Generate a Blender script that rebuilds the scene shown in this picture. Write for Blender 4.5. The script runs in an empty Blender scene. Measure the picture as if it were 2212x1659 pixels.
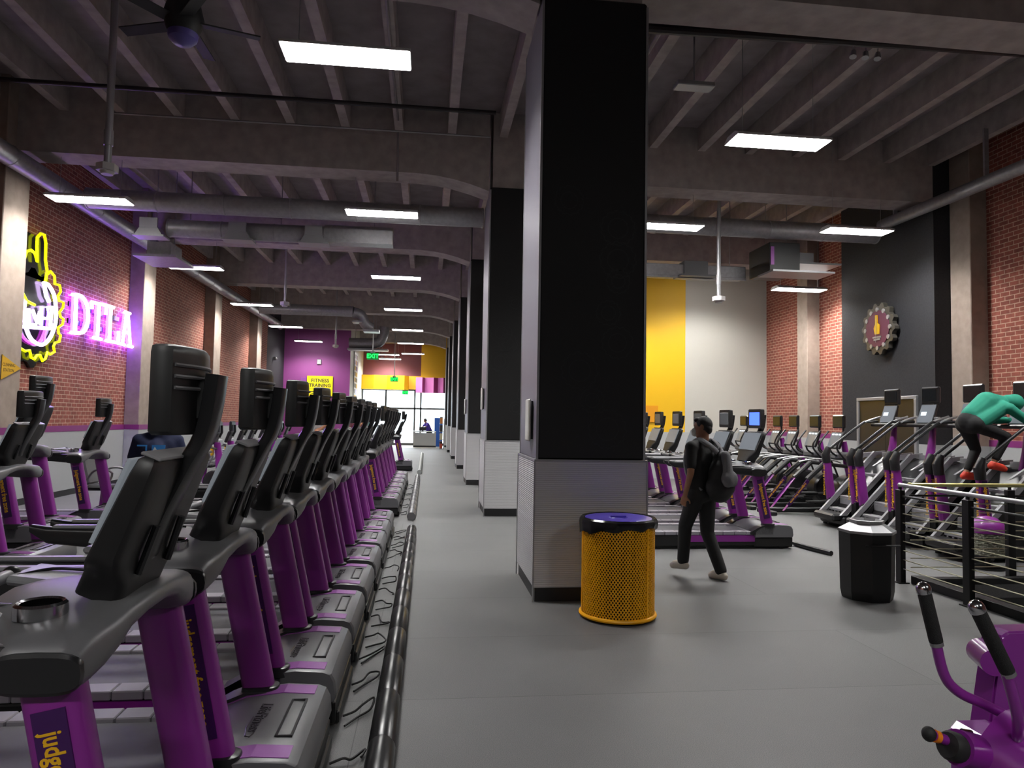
import bpy, bmesh, math, random
from mathutils import Vector, Matrix, Euler
random.seed(7)
PI = math.pi
SC = bpy.context.scene
COL = SC.collection

# ------------------------------------------------------------------ camera
F_PX = 1530.0
YAW, PITCH, ROLL = 0.118203, 0.0502546, 0.0170977
def cam_basis():
    F = Vector((math.sin(YAW)*math.cos(PITCH), math.cos(YAW)*math.cos(PITCH), math.sin(PITCH)))
    R = Vector((math.cos(YAW), -math.sin(YAW), 0)); U = R.cross(F)
    return R*math.cos(ROLL)+U*math.sin(ROLL), -R*math.sin(ROLL)+U*math.cos(ROLL), F
R_, U_, F_ = cam_basis()
cd = bpy.data.cameras.new('camera'); cam = bpy.data.objects.new('camera', cd); COL.objects.link(cam)
cd.sensor_width = 36; cd.lens = F_PX/2212*36; cd.clip_start = .05; cd.clip_end = 300
m = Matrix((R_, U_, -F_)).transposed().to_4x4(); m.translation = Vector((0, 0, 1.72)); cam.matrix_world = m
SC.camera = cam

# ------------------------------------------------------------------ daylight, exposure
w = bpy.data.worlds.new('world'); SC.world = w; w.use_nodes = True
bgn = w.node_tree.nodes['Background']; bgn.inputs[0].default_value = (.93, .97, 1, 1); bgn.inputs[1].default_value = 4.5
SC.view_settings.view_transform = 'Standard'; SC.view_settings.look = 'None'
SC.view_settings.gamma = 1; SC.view_settings.use_curve_mapping = False
SC.view_settings.exposure = 0.55
LAMP = 95.0            # ceiling fixture diffuser
NEON = 14.0
SC.cycles.use_denoising = True
SC.cycles.max_bounces = 6; SC.cycles.diffuse_bounces = 4; SC.cycles.glossy_bounces = 3
SC.cycles.transmission_bounces = 4; SC.cycles.transparent_max_bounces = 6
SC.cycles.caustics_reflective = False; SC.cycles.caustics_refractive = False
SC.cycles.sample_clamp_indirect = 4.0

# ------------------------------------------------------------------ materials
def lin(c):
    if isinstance(c, str):
        c = [int(c[i:i+2], 16)/255 for i in (0, 2, 4)]
        return tuple((x/12.92 if x <= .04045 else ((x+.055)/1.055)**2.4) for x in c)
    return tuple(c)
MATS = {}
def mat(name, col, rough=.5, metal=0, noise=0, nscale=40, bump=0, emit=None, es=0, spec=.5, coat=0, darken=None):
    if name in MATS: return MATS[name]
    M = bpy.data.materials.new(name); M.use_nodes = True; nt = M.node_tree; b = nt.nodes['Principled BSDF']
    col = lin(col)
    b.inputs['Base Color'].default_value = (*col, 1); b.inputs['Roughness'].default_value = rough
    b.inputs['Metallic'].default_value = metal; b.inputs['Specular IOR Level'].default_value = spec
    b.inputs['Coat Weight'].default_value = coat; b.inputs['Coat Roughness'].default_value = .15
    if emit: b.inputs['Emission Color'].default_value = (*lin(emit), 1); b.inputs['Emission Strength'].default_value = es
    if noise or bump:
        tc = nt.nodes.new('ShaderNodeTexCoord'); n = nt.nodes.new('ShaderNodeTexNoise'); n.inputs['Scale'].default_value = nscale
        n.inputs['Detail'].default_value = 4; nt.links.new(tc.outputs['Object'], n.inputs['Vector'])
        if noise:
            r = nt.nodes.new('ShaderNodeValToRGB'); nt.links.new(n.outputs['Fac'], r.inputs[0])
            r.color_ramp.elements[0].position = .3; r.color_ramp.elements[1].position = .7
            r.color_ramp.elements[0].color = (*[c*(1-noise) for c in col], 1); r.color_ramp.elements[1].color = (*[min(1, c*(1+noise)) for c in col], 1)
            nt.links.new(r.outputs[0], b.inputs['Base Color'])
        if bump:
            bp = nt.nodes.new('ShaderNodeBump'); bp.inputs['Strength'].default_value = bump; bp.inputs['Distance'].default_value = .01
            nt.links.new(n.outputs['Fac'], bp.inputs['Height']); nt.links.new(bp.outputs[0], b.inputs['Normal'])
    MATS[name] = M; return M
def emis(name, col, s, vis=None):
    M = bpy.data.materials.new(name); M.use_nodes = True; nt = M.node_tree; b = nt.nodes['Principled BSDF']
    b.inputs['Base Color'].default_value = (*lin(col), 1); b.inputs['Emission Color'].default_value = (*lin(col), 1); b.inputs['Emission Strength'].default_value = s
    MATS[name] = M; return M

def lamp_mat(name, s):
    # luminaire with a narrow downward distribution: full below, falling off towards the horizontal
    M = bpy.data.materials.new(name); M.use_nodes = True; nt = M.node_tree; b = nt.nodes['Principled BSDF']
    b.inputs['Base Color'].default_value = (.9, .9, .9, 1); b.inputs['Emission Color'].default_value = (1, .985, .96, 1)
    g = nt.nodes.new('ShaderNodeNewGeometry'); d = nt.nodes.new('ShaderNodeVectorMath'); d.operation = 'DOT_PRODUCT'
    nt.links.new(g.outputs['Incoming'], d.inputs[0]); nt.links.new(g.outputs['Normal'], d.inputs[1])
    r = nt.nodes.new('ShaderNodeMapRange'); r.interpolation_type = 'SMOOTHSTEP'
    for k, v in (('From Min', .22), ('From Max', .68), ('To Min', .07*s), ('To Max', s)): r.inputs[k].default_value = v
    nt.links.new(d.outputs['Value'], r.inputs['Value']); nt.links.new(r.outputs['Result'], b.inputs['Emission Strength'])
    MATS[name] = M; return M
def brick_mat(name, c1, c2, mortar, axis='Y'):
    M = bpy.data.materials.new(name); M.use_nodes = True; nt = M.node_tree; b = nt.nodes['Principled BSDF']; b.inputs['Roughness'].default_value = .85
    tc = nt.nodes.new('ShaderNodeTexCoord'); sp = nt.nodes.new('ShaderNodeSeparateXYZ'); cb = nt.nodes.new('ShaderNodeCombineXYZ')
    nt.links.new(tc.outputs['Object'], sp.inputs[0]); nt.links.new(sp.outputs[axis], cb.inputs['X']); nt.links.new(sp.outputs['Z'], cb.inputs['Y'])
    br = nt.nodes.new('ShaderNodeTexBrick'); nt.links.new(cb.outputs[0], br.inputs['Vector'])
    br.inputs['Color1'].default_value = (*lin(c1), 1); br.inputs['Color2'].default_value = (*lin(c2), 1); br.inputs['Mortar'].default_value = (*lin(mortar), 1)
    br.inputs['Scale'].default_value = 1; br.inputs['Brick Width'].default_value = .215; br.inputs['Row Height'].default_value = .083
    br.inputs['Mortar Size'].default_value = .008; br.inputs['Mortar Smooth'].default_value = .3; br.inputs['Bias'].default_value = -.1
    n = nt.nodes.new('ShaderNodeTexNoise'); n.inputs['Scale'].default_value = 9; n.inputs['Detail'].default_value = 6; nt.links.new(tc.outputs['Object'], n.inputs['Vector'])
    mx = nt.nodes.new('ShaderNodeMix'); mx.data_type = 'RGBA'; mx.blend_type = 'MULTIPLY'; mx.inputs['Factor'].default_value = .55
    nt.links.new(br.outputs['Color'], mx.inputs['A']); nt.links.new(n.outputs['Color'], mx.inputs['B'])
    r = nt.nodes.new('ShaderNodeValToRGB'); nt.links.new(n.outputs['Fac'], r.inputs[0]); r.color_ramp.elements[0].color = (.45, .45, .45, 1); r.color_ramp.elements[0].position = .3; r.color_ramp.elements[1].position = .65
    nt.links.new(r.outputs[0], mx.inputs['B']); nt.links.new(mx.outputs['Result'], b.inputs['Base Color'])
    bp = nt.nodes.new('ShaderNodeBump'); bp.inputs['Distance'].default_value = .012; bp.inputs['Strength'].default_value = .7; bp.invert = True
    nt.links.new(br.outputs['Fac'], bp.inputs['Height']); nt.links.new(bp.outputs[0], b.inputs['Normal'])
    MATS[name] = M; return M
def ribbed_mat(name, col):
    M = bpy.data.materials.new(name); M.use_nodes = True; nt = M.node_tree; b = nt.nodes['Principled BSDF']; b.inputs['Roughness'].default_value = .5; b.inputs['Base Color'].default_value = (*lin(col), 1)
    tc = nt.nodes.new('ShaderNodeTexCoord'); wv = nt.nodes.new('ShaderNodeTexWave'); wv.bands_direction = 'Z'; wv.inputs['Scale'].default_value = 16
    nt.links.new(tc.outputs['Object'], wv.inputs['Vector'])
    bp = nt.nodes.new('ShaderNodeBump'); bp.inputs['Distance'].default_value = .006; bp.inputs['Strength'].default_value = .5
    nt.links.new(wv.outputs['Fac'], bp.inputs['Height']); nt.links.new(bp.outputs[0], b.inputs['Normal'])
    MATS[name] = M; return M
def floor_mat():
    M = bpy.data.materials.new('rubber_floor'); M.use_nodes = True; nt = M.node_tree; b = nt.nodes['Principled BSDF']
    tc = nt.nodes.new('ShaderNodeTexCoord')
    n = nt.nodes.new('ShaderNodeTexNoise'); n.inputs['Scale'].default_value = 260; n.inputs['Detail'].default_value = 2; nt.links.new(tc.outputs['Object'], n.inputs['Vector'])
    r = nt.nodes.new('ShaderNodeValToRGB'); r.color_ramp.elements[0].position = .35; r.color_ramp.elements[1].position = .75
    r.color_ramp.elements[0].color = (*lin('565657'), 1); r.color_ramp.elements[1].color = (*lin('808080'), 1); nt.links.new(n.outputs['Fac'], r.inputs[0])
    n2 = nt.nodes.new('ShaderNodeTexNoise'); n2.inputs['Scale'].default_value = .9; n2.inputs['Detail'].default_value = 5; nt.links.new(tc.outputs['Object'], n2.inputs['Vector'])
    r2 = nt.nodes.new('ShaderNodeValToRGB'); r2.color_ramp.elements[0].color = (.82, .82, .82, 1); r2.color_ramp.elements[1].color = (1.12, 1.12, 1.12, 1); nt.links.new(n2.outputs['Fac'], r2.inputs[0])
    mx = nt.nodes.new('ShaderNodeMix'); mx.data_type = 'RGBA'; mx.blend_type = 'MULTIPLY'; mx.inputs['Factor'].default_value = 1
    nt.links.new(r.outputs[0], mx.inputs['A']); nt.links.new(r2.outputs[0], mx.inputs['B'])
    mp = nt.nodes.new('ShaderNodeMapping'); mp.inputs['Location'].default_value = (.35, .42, 0); nt.links.new(tc.outputs['Object'], mp.inputs['Vector'])
    br = nt.nodes.new('ShaderNodeTexBrick'); nt.links.new(mp.outputs[0], br.inputs['Vector']); br.inputs['Scale'].default_value = 1
    br.inputs['Brick Width'].default_value = 7.6; br.inputs['Row Height'].default_value = 1.22; br.inputs['Mortar Size'].default_value = .003; br.inputs['Mortar Smooth'].default_value = 0
    br.inputs['Color1'].default_value = (1, 1, 1, 1); br.inputs['Color2'].default_value = (.93, .93, .93, 1); br.inputs['Mortar'].default_value = (.55, .55, .55, 1)
    m2 = nt.nodes.new('ShaderNodeMix'); m2.data_type = 'RGBA'; m2.blend_type = 'MULTIPLY'; m2.inputs['Factor'].default_value = 1
    nt.links.new(mx.outputs['Result'], m2.inputs['A']); nt.links.new(br.outputs['Color'], m2.inputs['B']); nt.links.new(m2.outputs['Result'], b.inputs['Base Color'])
    b.inputs['Roughness'].default_value = .5; b.inputs['Specular IOR Level'].default_value = .25
    bp = nt.nodes.new('ShaderNodeBump'); bp.inputs['Distance'].default_value = .002; bp.inputs['Strength'].default_value = .4
    nt.links.new(n.outputs['Fac'], bp.inputs['Height']); nt.links.new(bp.outputs[0], b.inputs['Normal'])
    MATS['floor'] = M; return M

M_BRICK = brick_mat('red_brick', '9a5546', '84453a', 'c8a48e')
M_FLOOR = floor_mat()
M_RIB = ribbed_mat('ribbed_grey_wainscot', 'c6c6c8')
M_WGREY = mat('grey_wall_paint', 'a3a5a6', .6)
M_STRIPE = mat('magenta_stripe_paint', '7c2a6e', .5)
M_BLACKWALL = mat('black_wall_paint', '303033', .7, spec=.2, noise=.15, nscale=30)
M_COLBLACK = mat('black_column_panel', '101011', .5)
M_COLPRINT = mat('column_gear_print', '1b1b1d', .4)
M_BASEB = mat('black_base_trim', '121214', .5)
M_CORNER = mat('aluminium_trim', 'a8a8aa', .4, .6)
M_CONC = mat('painted_concrete', '94857a', .8, noise=.12, nscale=6, bump=.25)
M_CEIL = mat('brown_plaster', '8c8284', .9, noise=.15, nscale=3)
M_JOIST = mat('concrete_joist', 'a39a97', .9, noise=.15, nscale=5)
M_YELLOW = mat('yellow_wall_paint', 'd6a800', .55)
M_WHITE = mat('offwhite_wall_paint', 'b3b1a8', .6)
M_PURPLEW = mat('purple_wall_paint', '8a3f80', .55)
M_MAROON = mat('maroon_wall_paint', '5a2c3c', .6)
M_MAG2 = mat('magenta_soffit_paint', '93326b', .55)
M_PINK = mat('pink_soffit_paint', 'b0619b', .55)
M_ORANGE = mat('orange_paint', 'd08a00', .55)
M_TILE = mat('pale_floor_tile', 'a8a8a0', .3)
M_GLASS = bpy.data.materials.new('window_glass'); M_GLASS.use_nodes = True
_b = M_GLASS.node_tree.nodes['Principled BSDF']; _b.inputs['Transmission Weight'].default_value = 1; _b.inputs['Roughness'].default_value = 0; _b.inputs['IOR'].default_value = 1.02; _b.inputs['Base Color'].default_value = (.9, .97, 1, 1)
# machines
M_PURPLE = mat('purple_powder_coat', '7e2284', .38, .0, coat=.3)
M_PLIGHT = mat('light_purple_trim', '8e4c9a', .35, .2)
M_DECAL = mat('dark_violet_decal', '38104f', .35)
M_YTEXT = mat('yellow_lettering', 'd9a514', .5)
M_BLK = mat('black_plastic', '161617', .42, noise=.1, nscale=300)
M_BLK2 = mat('satin_black_plastic', '1d1d1f', .3)
M_GREYP = mat('charcoal_metallic_plastic', '68686b', .38, .15)
M_SILV = mat('silver_grey_plastic', '8e8e91', .35, .2)
M_BELT = mat('running_belt_fabric', '454349', .55, noise=.15, nscale=8)
M_STEP = mat('ribbed_foot_rail', '86828a', .5)
M_DISP = mat('display_glass', '50545a', .12, emit='8a9096', es=.35)
M_DISPD = mat('dark_display_glass', '1c1f22', .12)
M_SCRGREY = mat('grey_tv_screen', '4a4c4e', .15, emit='6a6c6e', es=.25)
M_SCRBLUE = mat('blue_tv_screen', '2038a0', .15, emit='4a6cff', es=1.6)
M_ICON = mat('display_icons', 'cfd6dc', .3, emit='cfe4f0', es=.8)
M_CHROME = mat('chrome', 'c8c8cc', .15, 1)
M_STEEL = mat('brushed_steel', 'a9a9ab', .35, .9)
M_RUB = mat('black_rubber', '0f0f10', .65)
M_DUCT = mat('galvanised_duct', '8c8a8e', .42, .35, noise=.12, nscale=14)

# ------------------------------------------------------------------ mesh helpers
def BM(): return bmesh.new()
def box(bm, x0, x1, y0, y1, z0, z1, bev=0, M=None, mi=0, seg=1):
    r = bmesh.ops.create_cube(bm, size=1); vs = r['verts']
    for v in vs: v.co = Vector((x0+(v.co.x+.5)*(x1-x0), y0+(v.co.y+.5)*(y1-y0), z0+(v.co.z+.5)*(z1-z0)))
    fs = list({f for v in vs for f in v.link_faces})
    for f in fs: f.material_index = mi
    if bev:
        es = list({e for v in vs for e in v.link_edges})
        rr = bmesh.ops.bevel(bm, geom=es, offset=bev, segments=seg, affect='EDGES', profile=.5)
        vs = list({v for f in rr['faces'] for v in f.verts} | {v for v in vs if v.is_valid})
        for f in rr['faces']: f.material_index = mi
    if M is not None: bmesh.ops.transform(bm, matrix=M, verts=[v for v in vs if v.is_valid])
    return vs
def frame_of(d, up=Vector((0, 0, 1))):
    d = Vector(d).normalized()
    u = up.cross(d)
    if u.length < 1e-4: u = Vector((1, 0, 0)).cross(d)
    u.normalize(); v = d.cross(u); return u, v
def ring(c, u, v, ru, rv, n=16, e=1.0):
    out = []
    for i in range(n):
        a = 2*PI*i/n; ca, sa = math.cos(a), math.sin(a)
        out.append(Vector(c)+u*(ru*math.copysign(abs(ca)**e, ca))+v*(rv*math.copysign(abs(sa)**e, sa)))
    return out
def loft(bm, rings, cap=True, mi=0, close=False):
    V = [[bm.verts.new(p) for p in r] for r in rings]; n = len(V[0])
    prs = list(zip(V[:-1], V[1:])) + ([(V[-1], V[0])] if close else [])
    for a, b in prs:
        for i in range(n):
            f = bm.faces.new((a[i], a[(i+1) % n], b[(i+1) % n], b[i])); f.material_index = mi
    if cap and not close:
        for r in (V[0][::-1], V[-1]):
            try: bm.faces.new(r).material_index = mi
            except ValueError: pass
    return V
def tube(bm, pts, rad, n=10, mi=0, cap=True, flat=1.0, up=Vector((0, 0, 1)), close=False):
    pts = [Vector(p) for p in pts]; rs = []
    if not hasattr(rad, '__len__'): rad = [rad]*len(pts)
    N = len(pts); pu = None
    for i, p in enumerate(pts):
        if close: d = pts[(i+1) % N]-pts[i-1]
        else: d = pts[min(i+1, N-1)]-pts[max(i-1, 0)]
        d.normalize()
        if pu is None: u, v = frame_of(d, up)
        else:
            u = (pu-d*pu.dot(d))
            if u.length < 1e-5: u, v = frame_of(d, up)
            u.normalize(); v = d.cross(u)
        pu = u
        rs.append(ring(p, u, v, rad[i], rad[i]*flat, n))
    return loft(bm, rs, cap, mi, close)
def smoothpath(pts, k=6):
    pts = [Vector(p) for p in pts]; P = [pts[0]]+pts+[pts[-1]]; out = []
    for i in range(1, len(P)-2):
        for j in range(k):
            t = j/k; a, b, c, d = P[i-1], P[i], P[i+1], P[i+2]
            out.append(.5*((2*b)+(-a+c)*t+(2*a-5*b+4*c-d)*t*t+(-a+3*b-3*c+d)*t**3))
    out.append(pts[-1]); return out
def cyl(bm, p0, p1, r0, r1=None, n=16, mi=0): return tube(bm, [p0, p1], [r0, r0 if r1 is None else r1], n, mi)
def prism(bm, poly, axis, a, b, mi=0):
    """poly: 2-D points; axis 'y': (x,z) extruded along y from a to b; 'x': (y,z); 'z': (x,y)"""
    def P(p, t): return {'y': (p[0], t, p[1]), 'x': (t, p[0], p[1]), 'z': (p[0], p[1], t)}[axis]
    return loft(bm, [[Vector(P(p, a)) for p in poly], [Vector(P(p, b)) for p in poly]], True, mi)
def lathe(bm, prof, n=24, c=(0, 0, 0), mi=0, cap=True):
    c = Vector(c); rs = [[c+Vector((r*math.cos(2*PI*i/n), r*math.sin(2*PI*i/n), z)) for i in range(n)] for r, z in prof]
    return loft(bm, rs, cap, mi)
def ell(bm, c, r, seg=16, rings=10, M=None, mi=0):
    q = bmesh.ops.create_uvsphere(bm, u_segments=seg, v_segments=rings, radius=1)
    T = Matrix.Translation(Vector(c)) @ (M if M is not None else Matrix()) @ Matrix.Diagonal((*r, 1))
    bmesh.ops.transform(bm, matrix=T, verts=q['verts'])
    for f in {f for v in q['verts'] for f in v.link_faces}: f.material_index = mi
def text_bm(bm, s, size, M, depth=.001, bold=0, mi=0, align='CENTER', shear=0):
    cu = bpy.data.curves.new('t', 'FONT'); cu.body = s; cu.size = size; cu.extrude = depth; cu.offset = bold; cu.shear = shear
    cu.align_x = align; cu.align_y = 'CENTER'; cu.resolution_u = 2
    o = bpy.data.objects.new('t', cu); me = bpy.data.meshes.new_from_object(o); me.transform(M)
    n0 = len(bm.faces); bm.from_mesh(me); bm.faces.ensure_lookup_table()
    for f in bm.faces[n0:]: f.material_index = mi
    bpy.data.objects.remove(o); bpy.data.curves.remove(cu); bpy.data.meshes.remove(me)
def finish(bm, name, mats, smooth=35):
    bmesh.ops.recalc_face_normals(bm, faces=bm.faces)
    me = bpy.data.meshes.new(name); bm.to_mesh(me); bm.free()
    if not isinstance(mats, (list, tuple)): mats = [mats]
    for q in mats: me.materials.append(q)
    if smooth:
        me.shade_smooth(); me.set_sharp_from_angle(angle=math.radians(smooth))
    else: me.shade_flat()
    return me
def obj(name, bm, mats, parent=None, smooth=35, label=None):
    o = bpy.data.objects.new(name, finish(bm, name, mats, smooth)); COL.objects.link(o)
    if parent: o.parent = parent
    if label: o['label'] = label
    return o
def struct(name, bm, mats, parent=None, smooth=0):
    o = obj(name, bm, mats, parent, smooth)
    if not parent: o['kind'] = 'structure'
    return o
def thing(name, label, cat, loc=(0, 0, 0), rz=0, group=None):
    o = bpy.data.objects.new(name, None); COL.objects.link(o); o.empty_display_size = .1
    o.location = loc; o.rotation_euler = (0, 0, rz); o['label'] = label; o['category'] = cat
    if group: o['group'] = group
    return o
def tag(o, label, cat, group=None, kind=None):
    o['label'] = label; o['category'] = cat
    if group: o['group'] = group
    if kind: o['kind'] = kind
    return o
KIDS = {}
def dup(root, loc, rz=0, label=None, group=None, skip=()):
    def rec(o, par):
        c = o.copy(); COL.objects.link(c)
        if par: c.parent = par
        for ch in list(o.children):
            if ch.name.split('.')[0] in skip: continue
            rec(ch, c)
        return c
    c = rec(root, None); c.location = loc; c.rotation_euler = (0, 0, rz)
    if label: c['label'] = label
    if group: c['group'] = group
    return c
def pmat(loc=(0, 0, 0), x=(1, 0, 0), y=(0, 1, 0)):
    """matrix placing local x,y,z axes: x -> x, y -> y, z -> x cross y"""
    X = Vector(x).normalized(); Y = Vector(y).normalized(); Z = X.cross(Y)
    mm = Matrix((X, Y, Z)).transposed().to_4x4(); mm.translation = Vector(loc); return mm
ORD = ['nearest', 'second', 'third', 'fourth', 'fifth', 'sixth', 'seventh', 'eighth', 'ninth', 'tenth', 'eleventh', 'twelfth', 'thirteenth', 'fourteenth', 'fifteenth', 'sixteenth']
# ================================================================== THE SETTING
XL, XR, ZC = -7.39, 10.55, 7.35
COLY = [6.73+5.92*k for k in range(0, 7)]
b = BM()
HX0, HX1, HY0, HY1 = 5.42, 9.3, 2.0, 7.22
for (x0, x1, y0, y1) in ((XL-.2, HX0, -14, 41.4), (HX0, XR+.2, HY1, 41.4), (HX1, XR+.2, -14, HY1), (HX0, HX1, -14, HY0)):
    box(b, x0, x1, y0, y1, -.15, 0)
struct('floor', b, M_FLOOR)
b = BM(); box(b, XL-.2, XR+.2, 41.4, 46.5, -.15, .004); struct('floor_entrance', b, M_TILE)
b = BM(); box(b, HX0-.02, HX1+.02, HY0-.1, HY0, -3, -.15); box(b, HX0-.02, HX1+.02, HY1, HY1+.1, -3, -.15); box(b, HX0-.12, HX0, HY0, HY1, -3, -.15); box(b, HX1, HX1+.1, HY0, HY1, -3, -.15)
box(b, HX0-.1, HX1+.1, HY0-.1, HY1+.1, -3.1, -3)
struct('wall_stairwell', b, M_BASEB)
b = BM()
for k in range(12): box(b, 8.6-.28*k-.3, 8.6-.28*k, 4.3, 7.2, -.18*(k+1)-.18, -.18*(k+1))
struct('floor_stairs', b, M_WGREY)

def wall_x(name, x, y0, y1, side, brick=True):
    """long wall at x with brick, grey lower part and magenta stripe; side=+1 faces +x"""
    s = side
    b = BM(); box(b, min(x, x-s*.2), max(x, x-s*.2), y0, y1, 0, ZC); struct(name, b, M_BRICK)
wall_x('wall_left', XL, -14, 33.6, 1)
b = BM(); box(b, XL-.2, XL, 33.6, 37.7, 0, ZC); struct('wall_left_black', b, M_BLACKWALL)
wall_x('wall_right', XR, -14, 21.1, -1)
def band(name, x, y0, y1, s, z0, z1, M, t=.012):
    b = BM(); box(b, min(x, x+s*t), max(x, x+s*t), y0, y1, z0, z1); return struct(name, b, M)
LZ = (1.32, 1.44); RZ = (1.37, 1.49)
PY = [12.5+5.92*k for k in range(-3, 4)]
PD = .74
ys = [-14]+[v for p in PY for v in (p, p+PD)]+[33.6]
n = 0
for a, c in zip(ys[0::2], ys[1::2]):
    n += 1
    band('trim_%d' % n, XL, a, c, 1, 0, LZ[0], M_WGREY, .015); n += 1
    band('trim_%d' % n, XL, a, c, 1, LZ[0], LZ[1], M_STRIPE, .02)
b = BM(); box(b, XL, XL+.03, -14, 33.6, 0, .12); struct('baseboard_left', b, M_BASEB)
for p in PY:
    b = BM(); box(b, XL-.02, -7.05, p, p+PD, 0, ZC, .012); struct('pilaster', b, M_CONC)
    b = BM(); box(b, XL, -7.035, p-.015, p+PD+.015, 0, LZ[0]); struct('pilaster_wainscot', b, M_WGREY)
    b = BM(); box(b, XL, -7.03, p-.02, p+PD+.02, LZ[0], LZ[1]); struct('pilaster_stripe', b, M_STRIPE)
# right side
PYR = [12.23-5.92*k for k in (2, 1, 0)]+[18.07]
ys = [-14]+[v for p in PYR for v in (p, p+.53)]+[21.1]
for a, c in zip(ys[0::2], ys[1::2]):
    n += 1
    band('trim_%d' % n, XR, a, c, -1, 0, RZ[0], M_WGREY, .015); n += 1
    band('trim_%d' % n, XR, a, c, -1, RZ[0], RZ[1], M_STRIPE, .02)
b = BM(); box(b, XR-.03, XR, -14, 21.1, 0, .12); struct('baseboard_right', b, M_BASEB)
for p in PYR:
    b = BM(); box(b, 10.2, XR+.02, p, p+.53, 0, ZC, .012); struct('pilaster', b, M_CONC)
    b = BM(); box(b, 10.185, XR, p-.015, p+.545, 0, RZ[0]); struct('pilaster_wainscot', b, M_WGREY)
# black furred wall on the right with the doorway
b = BM()
box(b, 9.86, XR, 12.765, 15.9, 1.37, ZC); box(b, 9.855, XR, 12.765, 15.9, 0, 1.365, mi=1)
struct('wall_black', b, [M_BLACKWALL, M_WGREY])
b = BM()
DY0, DY1, DZ = 13.25, 15.25, 2.28
for (y0, y1, z0, z1) in ((DY0, DY0+.07, 0, DZ), (DY1-.07, DY1, 0, DZ), (DY0, DY1, DZ, DZ+.07)): box(b, 9.80, 9.86, y0, y1, z0, z1, .006)
d = thing('door_1', '', ''); del d['label']; del d['category']; d['kind'] = 'structure'
obj('door_frame', b, M_SILV, d)
b = BM(); box(b, 9.83, 9.855, DY0+.07, (DY0+DY1)/2-.004, .01, DZ, .004); obj('door_leaf', b, mat('brown_black_door', '2a241c', .35), d)
b = BM(); box(b, 9.83, 9.855, (DY0+DY1)/2+.004, DY1-.07, .01, DZ, .004); obj('door_leaf', b, MATS['brown_black_door'], d)
b = BM(); cyl(b, (9.83, DY0+.95, 1.0), (9.76, DY0+.95, 1.0), .02); box(b, 9.75, 9.77, DY0+.85, DY0+.97, .985, 1.015); obj('door_handle', b, M_STEEL, d)
# right bay far wall: yellow and off-white
b = BM(); box(b, 7.9, XR, 21.1, 21.3, 1.42, ZC); box(b, 7.9, XR, 21.09, 21.3, 0, 1.42, mi=1); struct('wall_back_white', b, [M_WHITE, M_WGREY])
b = BM(); box(b, 2.14, 7.9, 21.1, 21.3, 1.42, ZC); box(b, 2.14, 7.9, 21.09, 21.3, 0, 1.42, mi=1)
struct('wall_back_yellow', b, [M_YELLOW, M_WGREY])
b = BM(); box(b, 6.4, 7.03, 21.06, 21.1, 1.72, 2.22); struct('wall_niche', b, M_ORANGE)
b = BM(); box(b, 2.14, 2.2, 21.3, 46, 0, ZC); struct('wall_partition', b, M_WHITE)
b = BM(); box(b, XL-.2, XR+.2, -14.2, -14, 0, ZC); struct('wall_front', b, M_BLACKWALL)
# far left: purple wall, side wall, entrance wall
b = BM(); box(b, XL, -4.05, 37.5, 37.7, 0, ZC); struct('wall_purple', b, M_PURPLEW)
b = BM(); box(b, -4.25, -4.05, 37.7, 45.2, 0, ZC); struct('wall_side', b, M_WHITE)
b = BM(); box(b, -4.05, -.45, 45, 45.2, 4.3, ZC); struct('wall_maroon', b, M_MAROON)
b = BM(); box(b, -.45, 2.2, 44.9, 45.2, 4.2, ZC); struct('wall_yellow', b, M_YELLOW)
b = BM(); prism(b, [(-4.05, 45.2), (-4.05, 44.1), (-3.3, 44.0), (-2.5, 44.15), (-2.3, 44.05), (-1.45, 44.05), (-1.2, 44.6), (-1.2, 45.2)], 'z', 3.45, 4.32); struct('wall_soffit_yellow', b, M_YELLOW)
b = BM(); prism(b, [(-1.2, 45.2), (-1.2, 44.6), (-.42, 44.5), (-.42, 45.2)], 'z', 3.5, 4.32); struct('wall_soffit_orange', b, M_ORANGE)
b = BM()
pz = [(-.75, 44.4), (-.35, 44.1), (-.2, 44.5), (.35, 44.1), (.62, 44.5), (.95, 44.1), (1.25, 44.5), (2.1, 44.4)]
for i, ((x0, y0), (x1, y1)) in enumerate(zip(pz[:-1], pz[1:])):
    prism(b, [(x0, y0), (x1, y1), (x1, 44.95), (x0, 44.95)], 'z', 3.3, 4.24, mi=i % 2)
struct('wall_soffit_magenta', b, [M_PINK, M_MAG2])
# ---- entrance glazing
M_FRM = mat('bronze_window_frame', '5a5a58', .4, .5)
wi = thing('window_1', '', ''); del wi['label']; del wi['category']; wi['kind'] = 'structure'
b = BM()
for x in (-4.05, -2.6, -.8, -.42, 1.55, 2.1): box(b, x-.05, x+.05, 45.0, 45.1, 0, 3.5)
box(b, -4.05, 2.1, 45, 45.1, 2.25, 2.36); box(b, -4.05, 2.1, 45, 45.1, 3.42, 3.5); box(b, -4.05, 2.1, 45, 45.1, 0, .15)
obj('window_frame', b, M_FRM, wi)
b = BM(); box(b, -4.05, 2.1, 45.04, 45.05, .1, 3.45); obj('window_pane', b, M_GLASS, wi)
# ---- street outside
b = BM(); box(b, -30, 30, 45.2, 90, -.2, -.02); struct('ground_pavement', b, mat('pale_pavement', 'c8c8c4', .8))  # pavement in one even pale colour
b = BM(); box(b, -30, 30, 80, 82, 0, 5); struct('wall_across_street', b, mat('pale_facade', 'cfd8dc', .8))

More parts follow.
